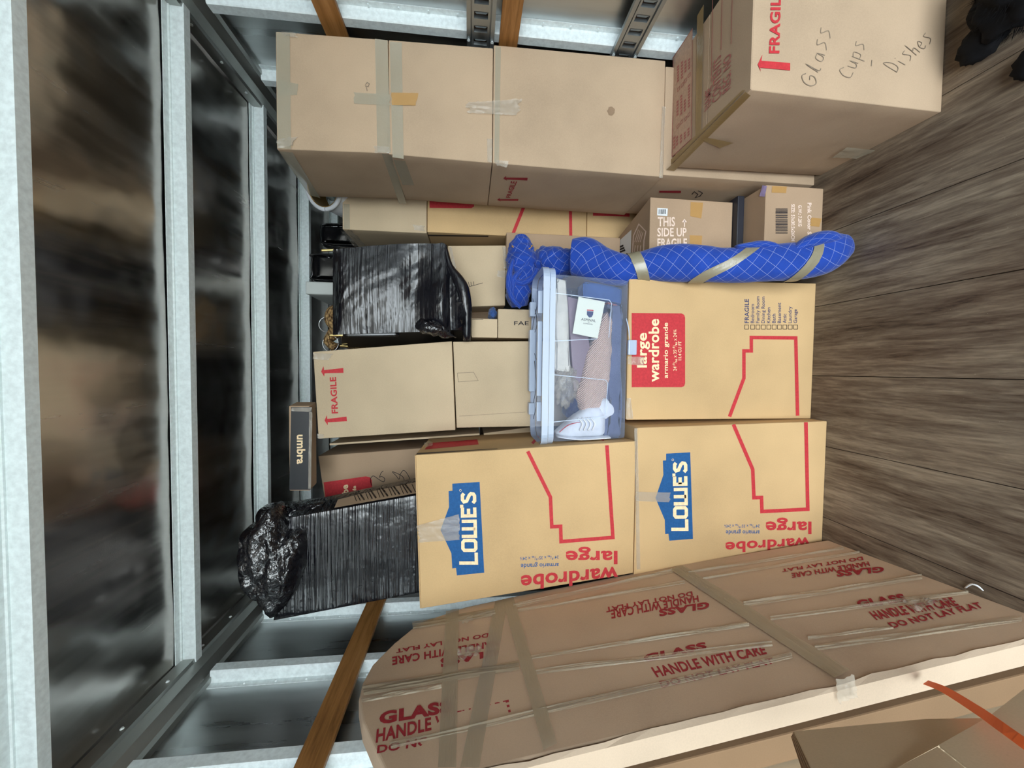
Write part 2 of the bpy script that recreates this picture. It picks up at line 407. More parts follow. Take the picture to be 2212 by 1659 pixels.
def clear_plastic():
    m = bpy.data.materials.new('clear_tub_plastic'); m.use_nodes = True; nt = m.node_tree; b = nt.nodes['Principled BSDF']; out = nt.nodes['Material Output']
    b.inputs['Base Color'].default_value = S(196, 212, 240); b.inputs['Roughness'].default_value = 0.12
    tr = nt.nodes.new('ShaderNodeBsdfTransparent'); tr.inputs['Color'].default_value = (0.93, 0.95, 1, 1)
    mx = nt.nodes.new('ShaderNodeMixShader'); lw = nt.nodes.new('ShaderNodeLayerWeight'); lw.inputs['Blend'].default_value = 0.25
    nt.links.new(maprange(nt, lw.outputs['Facing'], 0, 1, 0.10, 0.5), mx.inputs['Fac'])
    nt.links.new(tr.outputs[0], mx.inputs[1]); nt.links.new(b.outputs[0], mx.inputs[2]); nt.links.new(mx.outputs[0], out.inputs['Surface']); return m
M['tub'] = clear_plastic()
M['tub_rim'] = film('milky_rim_plastic', S(196, 212, 236), 0.72, 0.2, 0.3)

# ================================================================ THE TRAILER
XR, XL, ZR = 1.475, -1.285, 2.795
Y_END = 6.2
struct(mesh('wall_right', [(XR, Y_DOOR, 0), (XR, Y_END, 0), (XR, Y_END, ZR), (XR, Y_DOOR, ZR), (XR + .02, Y_DOOR, 0), (XR + .02, Y_END, 0), (XR + .02, Y_END, ZR), (XR + .02, Y_DOOR, ZR)],
            [(0, 1, 2, 3), (7, 6, 5, 4), (0, 4, 5, 1), (1, 5, 6, 2), (2, 6, 7, 3), (3, 7, 4, 0)], M['wallsheet']))
struct(mesh('wall_left', [(XL, Y_DOOR, 0), (XL, Y_END, 0), (XL, Y_END, ZR), (XL, Y_DOOR, ZR), (XL - .02, Y_DOOR, 0), (XL - .02, Y_END, 0), (XL - .02, Y_END, ZR), (XL - .02, Y_DOOR, ZR)],
            [(3, 2, 1, 0), (4, 5, 6, 7), (1, 5, 4, 0), (2, 6, 5, 1), (3, 7, 6, 2), (0, 4, 7, 3)], M['wallsheet']))
struct(block('wall_front', XL - .02, XR + .02, Y_END, Y_END + .02, 0, ZR, M['wallsheet']))
# ceiling sheet, gently rippled between its ribs
vs = []; fs = []; nx, ny = 60, 160
for j in range(ny + 1):
    for i in range(nx + 1):
        X = XL - .02 + (XR - XL + .04) * i / nx; Y = Y_DOOR + (Y_END - Y_DOOR) * j / ny
        ph = (Y - 1.115) / 0.585
        z = ZR + 0.006 * abs(sin(pi * ph)) + 0.006 * noise.noise(Vector((X * 2.2, Y * 1.4, 0))) + 0.0015 * noise.noise(Vector((X * 9, Y * 3, 2)))
        vs.append((X, Y, z))
for j in range(ny):
    for i in range(nx):
        a = j * (nx + 1) + i; fs.append((a, a + nx + 1, a + nx + 2, a + 1))
ceil = struct(mesh('ceiling', vs, fs, M['roof'], smooth=True))
def hat_bm(bm, prof, a, b):
    """prof in (u, v) offsets as world vectors from a to b"""
    n = len(prof); va = [bm.verts.new(Vector(a) + p) for p in prof]; vb = [bm.verts.new(Vector(b) + p) for p in prof]
    for i in range(n): bm.faces.new((va[i], va[(i + 1) % n], vb[(i + 1) % n], vb[i]))
    bm.faces.new(va[::-1]); bm.faces.new(vb)
for k in range(-1, 9):
    Y = 1.105 + 0.5875 * k; bm = bmesh.new()
    prof = [Vector((0, dy, dz)) for dy, dz in [(-0.032, 0), (-0.032, -0.004), (-0.008, -0.004), (-0.006, -0.009), (0, -0.009), (0, -0.058), (0.034, -0.058), (0.034, 0)]]
    hat_bm(bm, prof, (XL + .05, Y, ZR - 0.002), (XR - .05, Y, ZR - 0.002)); bmesh.ops.recalc_face_normals(bm, faces=bm.faces)
    bmobj('ceiling_rib', bm, M['galv'], ceil)
    bm = bmesh.new()
for side, X, s in (('right', XR, -1), ('left', XL, 1)):
    bm = bmesh.new()
    prof = [Vector((s * dx, 0, z)) for dx, z in [(0, 2.793), (0.078, 2.793), (0.080, 2.742), (0.066, 2.738), (0.058, 2.70), (0.030, 2.672), (0.026, 2.655), (0, 2.655)]]
    hat_bm(bm, prof, (X, Y_DOOR, 0), (X, Y_END, 0)); bmesh.ops.recalc_face_normals(bm, faces=bm.faces)
    r = struct(bmobj('trim_1' if side == 'right' else 'trim_2', bm, M['rail']))
    bm = bmesh.new()
    for k in range(-6, 30):
        mt = Matrix.Translation((X + s * 0.0815, 0.4 + 0.196 * k, 2.76)) @ Matrix.Rotation(pi / 2, 4, 'Y')
        bmesh.ops.create_cone(bm, cap_ends=True, segments=8, radius1=0.007, radius2=0.004, depth=0.005, matrix=mt)
    rv = bmobj('rivets', bm, M['galv'], r); rv['kind'] = 'stuff'
def stud(X, s, Y, parent):
    bm = bmesh.new()
    prof = [Vector((s * dx, dy, 0)) for dx, dy in [(0, -0.030), (0.003, -0.030), (0.003, -0.004), (0.010, 0.0), (0.046, 0), (0.050, 0.004), (0.050, 0.045), (0, 0.045)]]
    hat_bm(bm, prof, (X, Y, 0.0), (X, Y, 2.66)); bmesh.ops.recalc_face_normals(bm, faces=bm.faces)
    st = bmobj('wall_stud', bm, M['galv'], parent)
    bm = bmesh.new()
    for k in range(21):
        mt = Matrix.Translation((X + s * 0.006, Y - 0.018, 0.12 + 0.12 * k)) @ Matrix.Rotation(pi / 2, 4, 'Y')
        bmesh.ops.create_cone(bm, cap_ends=True, segments=8, radius1=0.005, radius2=0.0035, depth=0.007, matrix=mt)
    rv = bmobj('rivets', bm, M['galv'], st); rv['kind'] = 'stuff'
wr = bpy.data.objects['wall_right']; wl = bpy.data.objects['wall_left']
for k in range(-5, 10): stud(XR, -1, 1.70 + 0.406 * k, wr)
for k in range(-5, 10): stud(XL, 1, 1.655 + 0.406 * k, wl)
# timber slats screwed along the studs
def slat(X, s, z0, z1, t=0.02):
    o = struct(bmobj('trim_3', hexbox_bm(cuboid_c(min(X, X + s * t), max(X, X + s * t), Y_DOOR, Y_END, z0, z1), 1, 0, 0.003), M['oak'])); return o
slat(XR - .050, -1, 2.145, 2.235).name = 'trim_3'
slat(XR - .050, -1, 1.425, 1.505).name = 'trim_4'
slat(XL + .050, 1, 2.055, 2.145).name = 'trim_5'
# slotted cargo tracks on the right-hand wall
def etrack(zc, nm):
    x0, x1 = XR - .065, XR - .050; bm = bmesh.new(); w = 0.058
    def bx(a, b, c, d, e, f):
        for v in (cuboid_c(a, b, c, d, e, f),):
            vv = [bm.verts.new(q) for q in v]
            for q in [(0, 1, 2, 3), (5, 4, 7, 6), (4, 0, 3, 7), (1, 5, 6, 2), (3, 2, 6, 7), (4, 5, 1, 0)]: bm.faces.new([vv[i] for i in q])
    ya, yb = 0.1, 3.0
    for sgn in (-1, 1):
        bx(x0 - .004, x1, ya, yb, *sorted((zc + sgn * w, zc + sgn * (w - .016))))
        bx(x0, x1, ya, yb, *sorted((zc + sgn * (w - .022), zc + sgn * (w - .030))))
        bx(x1 - .006, x1, ya, yb, *sorted((zc + sgn * (w - .016), zc + sgn * (w - .022))))
    y = ya
    while y < yb - .06:
        bx(x0, x1, y, y + .032, zc - w + .03, zc + w - .03)
        # bent lip of the slot
        vv = [bm.verts.new(q) for q in [(x0 - .001, y + .032, zc - .027), (x0 - .001, y + .032, zc + .027), (x0 + .011, y + .054, zc + .019), (x0 + .011, y + .054, zc - .019)]]; bm.faces.new(vv)
        y += .0635
    bmesh.ops.recalc_face_normals(bm, faces=bm.faces)
    o = struct(bmobj(nm, bm, M['etrack']))
    struct(o); block('track_backing', XR - .0505, XR - .0495, ya, yb, zc - w + .004, zc + w - .004, M['card_dark'], o)
    bm = bmesh.new()
    for k in range(8):
        for sg in (-1, 1):
            mt = Matrix.Translation((x0 - .006, 1.70 - .406 * 3 + .406 * k + .022, zc + sg * .050)) @ Matrix.Rotation(pi / 2, 4, 'Y')
            bmesh.ops.create_cone(bm, cap_ends=True, segments=8, radius1=0.007, radius2=0.004, depth=0.005, matrix=mt)
    rv = bmobj('rivets', bm, M['galv'], o); rv['kind'] = 'stuff'
etrack(1.585, 'trim_6'); etrack(0.945, 'trim_7')
# plank floor
fl = struct(block('floor', XL - .02, XR + .02, Y_DOOR, Y_END, -0.06, -0.0305, M['card_dark']))
x = -1.305 + 0.0; edges = [-1.305, -.985, -.66, -.335, -.012, .313, .64, .965, 1.29, 1.495]
for a, b in zip(edges[:-1], edges[1:]):
    block('plank', a + .0012, b - .0012, Y_DOOR, Y_END, -0.03, 0.0, M['floor'], fl, bev=0.0015)
struct(block('ground', -30, 30, -40, 30, -1.35, -1.25, newmat('pale_concrete_yard', S(196, 196, 192), 0.9)[0]))

# ================================================================ CARTONS
FRONT = (0, 1, 2, 3)
def carton(name, label, cat, c, m, bulge=0.002, n=8, bev=0.0035, rough=0.0, group=None, body='carton_body'):
    c = [Vector(p) for p in c]
    base = (c[0] + c[1] + c[4] + c[5]) / 4; base.z = min(p.z for p in c)
    t = thing(name, label, cat, base, group); t['c'] = 0; del t['c']
    bmobj(body, hexbox_bm(c, n, bulge, bev, rough, len(COL.objects)), m, t)
    return t, c
def hexc(TR, BR, BL, TL, Y, depth, zb=None, zt=None, back=(0, 0), yaw=0.0, skew=0.0):
    """front corners given in the photograph's pixels at distance Y (yaw turns the face, in metres per metre)"""
    def fp(q, z):
        p = PY(q[0], q[1], Y)
        if yaw: p = PY(q[0], q[1], Y + yaw * p.x)
        if z is not None: p.z = z
        return p
    f = [fp(BL, zb), fp(BR, zb), fp(TR, zt), fp(TL, zt)]
    d = Vector((back[0] - yaw * depth, depth, back[1]))
    return f + [p + d for p in f]
def fplane(c): return plane3(c[0], c[1], c[2])
def tplane(c): return plane3(c[3], c[2], c[6])
def lplane(c): return plane3(c[0], c[3], c[7])
def rplane(c): return plane3(c[1], c[2], c[6])
def flaps(t, c, m, gap=0.004, lift=0.0035):
    """two closing flaps that meet along the top, seam running left to right"""
    for k in (0, 1):
        a, b, d, e = (c[3], c[2], c[6], c[7])
        mid0 = (a + e) / 2; mid1 = (b + d) / 2; dv = (e - a).normalized() * gap / 2; z = Vector((0, 0, lift)); ins = (b - a).normalized() * .002
        q = [a + ins, b - ins, mid1 - ins - dv, mid0 + ins - dv] if k == 0 else [mid0 + ins + dv, mid1 - ins + dv, d - ins, e + ins]
        bot = [p.copy() for p in q]; top = [p + z for p in q]
        cc = [bot[0], bot[1], top[1], top[0], bot[3], bot[2], top[2], top[3]]
        bmobj('top_flap', hexbox_bm(cc, 1, 0, 0.0006), m, t)
SMALL = 0.0012

# --- wardrobe carton with red patch and checklist, on the floor in the middle
cA = hexc((1356, 602), (1758, 612), (1760, 904), (1350, 907), 1.685, 0.60, 0.0, 0.912)
tA, cA = carton('wardrobe_carton', 'golden wardrobe carton on floor with red patch and blue room checklist', 'cardboard box', cA, M['card'], bulge=0.001, group='large wardrobe cartons')
flaps(tA, cA, M['card']); pA = fplane(cA)
poly(tA, 'red_patch', [(1364.5, 676), (1472, 677), (1478, 680), (1480, 686), (1480, 828), (1478, 834), (1472, 836.5), (1364.6, 836.5)], pA, M['red'])
E2 = 0.002
printed(tA, 'large', up(1376, 1404, 794, 719), pA, M['cream_ink'], 0.024, E2)
printed(tA, 'wardrobe', up(1401, 1424, 825, 689), pA, M['cream_ink'], 0.024, E2)
printed(tA, 'armario grande', up(1433, 1446, 817, 697), pA, M['cream_ink'], 0.016, E2)
printed(tA, '24\u00b9\u2075/\u2081\u2086 x 35\u00b9\u2075/\u2081\u2086 x 24\u00be', up(1453, 1463, 801, 712), pA, M['cream_ink'], 0.006, E2)
printed(tA, '11.4 CU FT', up(1465, 1472, 778, 737), pA, M['cream_ink'], 0.015, E2)
stroke(tA, 'house_outline', [(1576, 900), (1607, 817), (1607, 758), (1623, 758), (1623, 729), (1719, 730), (1723, 898)], pA, M['red'], 7.5)
for i, (s, ye) in enumerate([('FRAGILE', 646), ('Bedroom', 657), ('Family Room', 640), ('Dining Room', 641), ('Kitchen', 664), ('Bath', 678), ('Basement', 654), ('Attic', 678), ('Laundry', 662), ('Garage', 668)]):
    x0 = 1608.5 + 11.6 * i + (1.5 if i else 0); wv = 9.5 if i == 0 else (9.6 if any(ch in s for ch in 'yg') else 7.6)
    printed(tA, s, up(x0, x0 + wv, 698, ye), pA, M['navy_ink'], 0.014 if i == 0 else 0.008)
    stroke(tA, 'checkbox', [(x0, 702), (x0 + 8.5, 702), (x0 + 8.5, 711), (x0, 711)], pA, M['black_ink'], 1.1, closed=True)
quadgrid('packing_tape', [(1357, 770), (1393, 771), (1390, 790), (1357, 787)], pA, M['tape_thin'], tA, 0.0025, 12, 8, 0.004, 60, 0.05)
quadgrid('corner_film', [(1353, 860), (1362, 860), (1368, 905), (1353, 905)], pA, M['tape_thin'], tA, 0.002, 8, 12, 0.003, 80)

# --- two wardrobe cartons with the blue gabled logo
def gable_box(t, pl, sign, L, house, large, ward, arm, dims):
    poly(t, 'logo_sign', sign, pl, M['blue_ink']); 
    def lp(u, v): return (L[0][0] * (1 - u) * (1 - v) + L[1][0] * u * (1 - v) + L[2][0] * u * v + L[3][0] * (1 - u) * v, L[0][1] * (1 - u) * (1 - v) + L[1][1] * u * (1 - v) + L[2][1] * u * v + L[3][1] * (1 - u) * v)
    w_ = 7.3
    for st, cl in (([(.024, 1.0), (.024, .09), (.168, .09)], 0), ([(.2, .18), (.225, .1), (.31, .1), (.335, .18), (.335, .72), (.31, .8), (.225, .8), (.2, .72)], 1), ([(.392, .86), (.392, .1), (.60, .1), (.60, .86)], 0), ([(.496, .86), (.496, .1)], 0),
                   ([(.79, .81), (.675, .81), (.675, .1), (.79, .1)], 0), ([(.675, .46), (.775, .46)], 0), ([(.808, .95), (.808, .76)], 0), ([(.985, .72), (.96, .81), (.90, .81), (.87, .72), (.88, .56), (.96, .40), (.98, .3), (.975, .16), (.95, .09), (.88, .09), (.85, .2)], 0)):
        stroke(t, 'logo_letter', [lp(*a) for a in st], pl, M['cream_ink'], w_, E2, bool(cl))
    c0 = lp(1.03, .93); stroke(t, 'registered_mark', [(c0[0] + 2.2 * cos(a * pi / 5), c0[1] + 2.2 * sin(a * pi / 5)) for a in range(10)], pl, M['cream_ink'], .6, E2, True)
    stroke(t, 'house_outline', house, pl, M['red'], 7.8)
    printed(t, 'large', large, pl, M['red'], 0.028); printed(t, 'wardrobe', ward, pl, M['red'], 0.028)
    printed(t, 'armario grande', arm, pl, M['blue_ink'], 0.014); printed(t, '24\u00b9\u2075/\u2081\u2086 x 35\u00b9\u2075/\u2081\u2086 x 24\u00be', dims, pl, M['blue_ink'], 0.008)
def rev(xs, xe, yb, yt, dyb=0, dyt=0): return [(xs, yb), (xe, yb + dyb), (xe, yt + dyt), (xs, yt)]
cB = hexc((1371, 914), (1781, 906), (1790, 1226), (1378, 1240), 1.60, 0.60, 0.0, 0.898)
for p_ in cB: p_.x -= .008
cB[2].x -= .012; cB[6].x -= .012
tB, cB = carton('wardrobe_carton', 'golden wardrobe carton with blue gabled logo, standing on floor beside flat glass carton', 'cardboard box', cB, M['card'], bulge=0.001, group='large wardrobe cartons')
pB = fplane(cB); flaps(tB, cB, M['card'])
gable_box(tB, pB, [(1439, 980), (1491, 977), (1497, 1164), (1446, 1168), (1444, 1153), (1437, 1154), (1436, 1123), (1416, 1076), (1433, 1026), (1432, 995), (1439, 994.5)],
          [(1487, 1147), (1484, 997), (1451, 998), (1450, 1147)],
          [(1584.5, 917), (1626, 1014), (1628.6, 1075), (1645, 1074.6), (1646, 1105), (1745, 1100), (1741, 912)],
          rev(1753, 1654, 1118, 1154, 0, 0), rev(1750, 1567, 1160, 1184, 11, 11), rev(1641, 1568, 1143, 1155), rev(1641, 1565, 1132, 1141))
quadgrid('packing_tape', [(1372, 1062), (1450, 1064), (1445, 1085), (1374, 1082)], pB, M['tape_thin'], tB, 0.0026, 14, 6, 0.0025, 60, 0.04)
quadgrid('edge_film', [(1370, 925), (1377, 925), (1383, 1230), (1375, 1230)], pB, M['tape_thin'], tB, 0.002, 4, 40, 0.003, 50)
cC = hexc((898, 983), (1354, 953), (1372, 1238), (909, 1315), 1.60, 0.58, None, None, back=(-0.03, 0.0))
for i in (0, 1, 4, 5): cC[i].z = 0.905
tC, cC = carton('wardrobe_carton', 'upper golden wardrobe carton with blue gabled logo and taped top edge, leaning left', 'cardboard box', cC, M['card'], bulge=0.001, group='large wardrobe cartons')
pC = fplane(cC); flaps(tC, cC, M['card'])
gable_box(tC, pC, [(977, 1045), (1036, 1041), (1046, 1237), (987, 1243), (985, 1227), (977, 1228), (975, 1195), (951.5, 1145), (970, 1095), (969, 1061), (977.5, 1060)],
          [(1033, 1220), (1028, 1063), (992, 1064), (992, 1220)],
          [(1140, 975), (1189, 1074), (1192, 1138), (1211, 1137), (1212, 1170), (1324, 1161), (1311, 962)],
          rev(1334, 1222, 1181, 1219), rev(1335, 1125, 1223, 1256, 20, 20), rev(1207, 1125, 1213, 1226, 2, 2), rev(1207, 1123, 1199, 1208, 3, 4))
quadgrid('packing_tape', [(901, 1135), (993, 1110), (992, 1166), (906, 1172)], pC, M['tape_thin'], tC, 0.0026, 20, 12, 0.0035, 45, 0.03)
rC = rplane(cC)
poly(tC, 'red_patch', [(917, 971), (928, 957), (1031, 949), (1034, 960)], rC, M['red'], 0.001)
stroke(tC, 'house_outline', [(1165, 940), (1150, 958)], rC, M['red'], 6, 0.001)
stroke(tC, 'house_outline', [(1270, 938), (1305, 950)], rC, M['red'], 5, 0.001)
a = PY(899, 983, 1.60); b = PY(1076, 971, 1.60)
mesh('side_door_slit', [a + Vector((.002, .004, .0)), b + Vector((.002, .004, 0)), b + Vector((.0022, .012, .004)), a + Vector((.004, .022, .0))], [(0, 1, 2, 3)], M['card_dark'], tC)
quadgrid('torn_tape', [(915, 956), (935, 957), (934, 966), (917, 968)], rC, M['tape_thin'], tC, 0.006, 6, 5, 0.01, 80, 0.1)

# --- black film-wrapped carton standing on the upper wardrobe carton
cE = hexc((625, 1118), (902, 1068), (906, 1280), (590, 1341), 1.86, 0.22, None, None, back=(0.03, -0.01))
zb = 0.0
for i in (0, 1, 4, 5): cE[i].z = cC[2].z + 0.012
cE[6].y = cE[7].y = 1.985
tE, cE = carton('film_wrapped_carton', 'tall black stretch-wrapped carton standing on the taped wardrobe carton', 'wrapped box', cE, M['wrap2'], bulge=0.006, n=24, rough=0.004, body='wrapped_body')
rE = rplane(cE)
poly(tE, 'bare_cardboard_side', [(722, 1097), (902, 1065), (902, 1041), (800, 1062), (730, 1079)], rE, M['card_brown'], 0.012)
for k in range(16):
    x0 = 770 + k * 8.5; stroke(tE, 'film_streak', [(x0, 1090 - (x0 - 722) * .155), (x0 - 8 - k % 3 * 3, 1068 - (x0 - 722) * .13)], rE, M['bag'], 1.5 + (k % 3), 0.0135)
# crumpled black bag over its top corner
def lump(name, c, r, m, parent, seed, amp=0.35, freq=3.0, sub=4, cr=0.0):
    bm = bmesh.new(); bmesh.ops.create_icosphere(bm, subdivisions=sub, radius=1)
    for v in bm.verts:
        d = v.co.normalized()
        k = 1 + amp * noise.noise(d * freq + Vector((seed, 0, 0))) + cr * (1 - 3 * abs(noise.noise(d * freq * 2.2 + Vector((0, seed, 0))))) + cr * .5 * (1 - 3 * abs(noise.noise(d * freq * 5 + Vector((0, seed, 7)))))
        v.co = Vector(c) + Vector((d.x * r[0] * k, d.y * r[1] * k, d.z * r[2] * k))
    return bmobj(name, bm, m, parent, smooth=True)
bgc = PY(583, 1218, 1.80)
tg = thing('black_plastic_bag', 'crumpled shiny black plastic bag on top of tall wrapped carton', 'plastic bag', bgc - Vector((0, 0, .12)))
# bag built as a shell through its outline
def shell(name, rows, Yf, m, parent, nn=28, thick=0.18, bulge=0.08, amp=0.02, freq=14, seed=1, back=True, Yrow=None):
    """rows: (x, y_top, y_bottom) pixels; a closed sheet bulging towards the camera, thick metres deep"""
    rows = smooth_pts([tuple(map(float, r)) for r in rows], 5); vs = []; fs = []; uv = []
    nr = len(rows)
    for i, (x, y0, y1) in enumerate(rows):
        e = i / (nr - 1); yy = Yf if Yrow is None else Yf + Yrow * e
        for j in range(nn):
            t = j / nn * 2 * pi; u = 0.5 - 0.5 * cos(t)
            w = sin(t)
            pr = min(1.0, 4 * min(e, 1 - e) + .05) ** .5
            Y = yy + thick / 2 - (thick / 2 + (bulge * pr if w > 0 else 0)) * (abs(w) ** .5) * (1 if w > 0 else -1) * (pr if w > 0 else 1)
            p = PY(x, y0 + (y1 - y0) * u, yy); p = Vector((p.x, Y, p.z))
            if amp:
                p.y -= amp * (noise.noise(p * freq + Vector((seed, 0, 0))) + .6 * (1 - 3 * abs(noise.noise(p * freq * 1.6 + Vector((0, 0, seed))))))
                p.x += amp * .3 * noise.noise(p * freq * 1.4 + Vector((3, seed, 0))); p.z += amp * .3 * noise.noise(p * freq * 1.4 + Vector((seed, 9, 0)))
            vs.append(p); uv.append((e, u))
    for i in range(nr - 1):
        for j in range(nn): fs.append((i * nn + j, (i + 1) * nn + j, (i + 1) * nn + (j + 1) % nn, i * nn + (j + 1) % nn))
    fs.append(tuple(range(nn))); fs.append(tuple((nr - 1) * nn + j for j in range(nn))[::-1])
    return mesh(name, vs, fs, m, parent, smooth=True, uvs=uv)
shell('bag_body', [(513, 1160, 1185), (518, 1150, 1255), (540, 1145, 1285), (560, 1120, 1305), (585, 1100, 1340), (610, 1150, 1315), (632, 1152, 1285), (648, 1150, 1240), (652, 1165, 1200)], 1.80, M['bag'], tg, 56, 0.16, 0.06, 0.02, 16, 3)
shell('bag_shoulder', [(545, 1112, 1165), (560, 1100, 1165), (590, 1097, 1170), (640, 1092, 1135), (690, 1086, 1106), (722, 1084, 1096)], 1.93, M['bag'], tg, 32, 0.12, 0.03, 0.012, 16, 8)

# --- tilted wardrobe carton behind, red patch and scribble
cD = hexc((687, 985), (1140, 915), (1150, 1030), (701, 1079), 2.24, 0.5, None, None)
cD[0].z = cD[1].z = 1.55; cD[1].x = cD[2].x + 0.06; cD[0].x = -0.85; cD[3] = PY(716, 1180, 2.24)
cD = [Vector(p) for p in cD[:4]] + [Vector(p) + Vector((0, .5, 0)) for p in cD[:4]]
tD, cD = carton('wardrobe_carton', 'half-hidden brown wardrobe carton with cream letters on red patch, behind black wrapped carton', 'cardboard box', cD, M['card_brown'], bulge=0.001, group='large wardrobe cartons')
pD = fplane(cD)
poly(tD, 'red_patch', [(699, 1042), (790, 1029), (799, 1031), (803, 1037), (806, 1075), (800, 1100), (706, 1100)], pD, M['red'])
printed(tD, 'be', [(753, 1065), (752, 1046), (737, 1049), (739, 1068)], pD, M['cream_ink'], .045, E2)
printed(tD, 'nde', [(770, 1067), (769, 1049), (761, 1050), (762, 1069)], pD, M['cream_ink'], .03, E2)
for s in ([(803, 1049), (800, 1036), (806, 1028), (816, 1034), (828, 1041), (831, 1034), (824, 1029), (820, 1031), (823, 1022), (828, 1017)],
          [(857, 1050), (860, 1042), (868, 1046), (873, 1038), (868, 1028), (848, 1019), (856, 1028), (862, 1035), (865, 1024), (872, 1016), (880, 1024), (886, 1036)]):
    stroke(tD, 'marker_scribble', [tuple(p) for p in smooth_pts([(a, b, 0) for a, b in s], 4) and [(q[0], q[1]) for q in smooth_pts([(a, b, 0) for a, b in s], 4)]], pD, M['black_ink'], 1.3)
# --- flat boards squeezed between cartons
for i, (q, Y) in enumerate([(((712, 958), (712, 962), (1036, 940), (1036, 936)), 2.1), (((1045, 936), (1045, 944), (1150, 934), (1150, 922)), 2.15)]):
    f = [PY(x, y, Y) for x, y in q]; f = [f[1], f[0], f[3], f[2]]
    cc = [f[1] * 1, f[2] * 1, f[3] * 1, f[0] * 1]
    c8 = [q2 for q2 in (f[0], f[1], f[2], f[3])] + [p + Vector((0, .4, 0)) for p in (f[0], f[1], f[2], f[3])]
    tag(bmobj('cardboard_sheet', hexbox_bm(c8, 1, 0, 0.0008), M['card_pale']), ['long thin flat cardboard sheet edge-on left of FRAGILE carton in middle', 'short flat cardboard edge-on above the clear tub lid'][i], 'cardboard sheet')

# --- pale FRAGILE carton on a plain one
cG = hexc((979, 738), (1290, 728), (1290, 910), (990, 924), 1.96, 0.42, 0.918, None)
cG[2].z = cG[6].z = 1.704; cG[3].z = cG[7].z = 1.684
cG[0].x = cG[3].x + .01; cG[1].x = cG[2].x + .02; cG[4].x = cG[7].x + .01; cG[5].x = cG[6].x + .02
tG, cG = carton('carton', 'plain pale carton with faint square mark, under the FRAGILE carton', 'cardboard box', cG, M['card_pale'], bulge=0.002)
pG = fplane(cG)
stroke(tG, 'old_tape_mark', [(988, 806), (1023, 804), (1033, 822), (990, 825)], pG, M['pencil'], 0.9, closed=True)
stroke(tG, 'crease', [(992, 899), (1135, 890)], pG, M['pencil'], 0.7)
cF = hexc((676, 760), (977, 737), (986, 929), (688, 948), 1.96, 0.42)
cF[0].z = 1.69; cF[4].z = 1.69; cF[1].z = cF[5].z = 1.71
tF, cF = carton('carton', 'pale upright carton with red FRAGILE print and two arrows in the middle', 'cardboard box', cF, M['card_pale'], bulge=0.002)
pF = fplane(cF)
poly(tF, 'arrow_mark', [(693.7, 803), (698.7, 791), (699.8, 799.5), (741.5, 795), (742, 805.5), (707, 806), (701, 806.5), (700.5, 813.5)], pF, M['red'], SMALL * 2)
poly(tF, 'arrow_mark', [(701, 908.5), (705.8, 897), (707, 905), (748.5, 900), (749.5, 910), (714, 912), (708, 912), (708, 918.5)], pF, M['red'], SMALL * 2)
printed(tF, 'FRAGILE', [(730.5, 893), (726, 814), (712, 815), (716.5, 893.5)], pF, M['red'], .03, SMALL * 2)
quadgrid('packing_tape', [(677, 763), (719, 764), (710, 778), (677, 776)], pF, M['tape_thin'], tF, .003, 14, 6, .003, 60, .06)
quadgrid('packing_tape', [(686, 937), (700, 938), (698, 947), (687, 947)], pF, M['tape_thin'], tF, .003, 8, 6, .003, 70, .1)
# --- slim black box lying across the top
cU = hexc((628, 877), (676, 877), (673, 1060), (624, 1060), 1.92, 0.085, 2.372, None, back=(0.012, 0))
cU[2].z = cU[3].z = 2.463; cU[6].z = cU[7].z = 2.463
tU, cU = carton('slim_box', 'slim black box with pale lettering lying on top of FRAGILE carton', 'product box', cU, M['card_brown'], bulge=0.0, n=2)
pU = fplane(cU)
poly(tU, 'black_front_print', [(629, 879), (673.5, 879), (671.5, 1058), (625, 1058)], pU, M['black_box'], SMALL)
printed(tU, 'umbra', [(641, 939), (641, 1002.5), (659.5, 1002), (659.5, 939)], pU, M['cream_ink'], .03, E2)
quadgrid('shrink_film', [(630, 880), (674, 880), (671, 890), (630, 888)], pU, M['tape_thin'], tU, .003, 14, 5, .003, 70)
quadgrid('shrink_film', [(668, 890), (675, 890), (672, 1056), (666, 1056)], pU, M['tape_thin'], tU, .003, 6, 40, .003, 60)

# --- right-hand column of three plain cartons on a fourth
YC = 1.713
colspec = [((1066, 97), (1437, 131), (1431, 382), (1063, 352), 'carton', 'large plain carton with small dark stain, lowest of right column, FRAGILE on its side', 0.757, 1.528),
           ((839, 86), (1065, 104), (1062, 352), (845, 333), 'carton', 'square carton with brown tape patch, middle of right column', 1.531, 1.965),
           ((595, 68), (837, 86), (844, 331), (598, 322), 'carton', 'topmost carton of right column, tape along both edges', 1.968, 2.408)]
ccol = []
for TR, BR, BL, TL, nm, lb, zb, zt in colspec:
    c = hexc(TR, BR, BL, TL, YC, 0.44, zb, zt); t, c = carton(nm, lb, 'cardboard box', c, M['card_pink'], bulge=0.003, rough=.002); ccol.append((t, c))
t3, c3 = ccol[0]; t2, c2 = ccol[1]; t1, c1 = ccol[2]
p1, p2, p3 = fplane(c1), fplane(c2), fplane(c3); l1, l2, l3 = lplane(c1), lplane(c2), lplane(c3)
EB = 0.0036
T = M['tape']
quadgrid('packing_tape', [(597, 70), (626, 73), (629, 322), (600, 320)], p1, T, t1, EB, 4, 20, .0008)
quadgrid('packing_tape', [(600, 172), (645, 182), (642, 205), (600, 208)], p1, T, t1, EB + .0008, 8, 4, .001, 40, .03)
quadgrid('packing_tape', [(810, 84), (837, 87), (844, 330), (815, 328)], p1, T, t1, EB, 4, 20, .0008)
quadgrid('packing_tape', [(765, 200), (842, 204), (843, 228), (763, 224)], p1, T, t1, EB + .001, 8, 4, .0015, 40, .03)
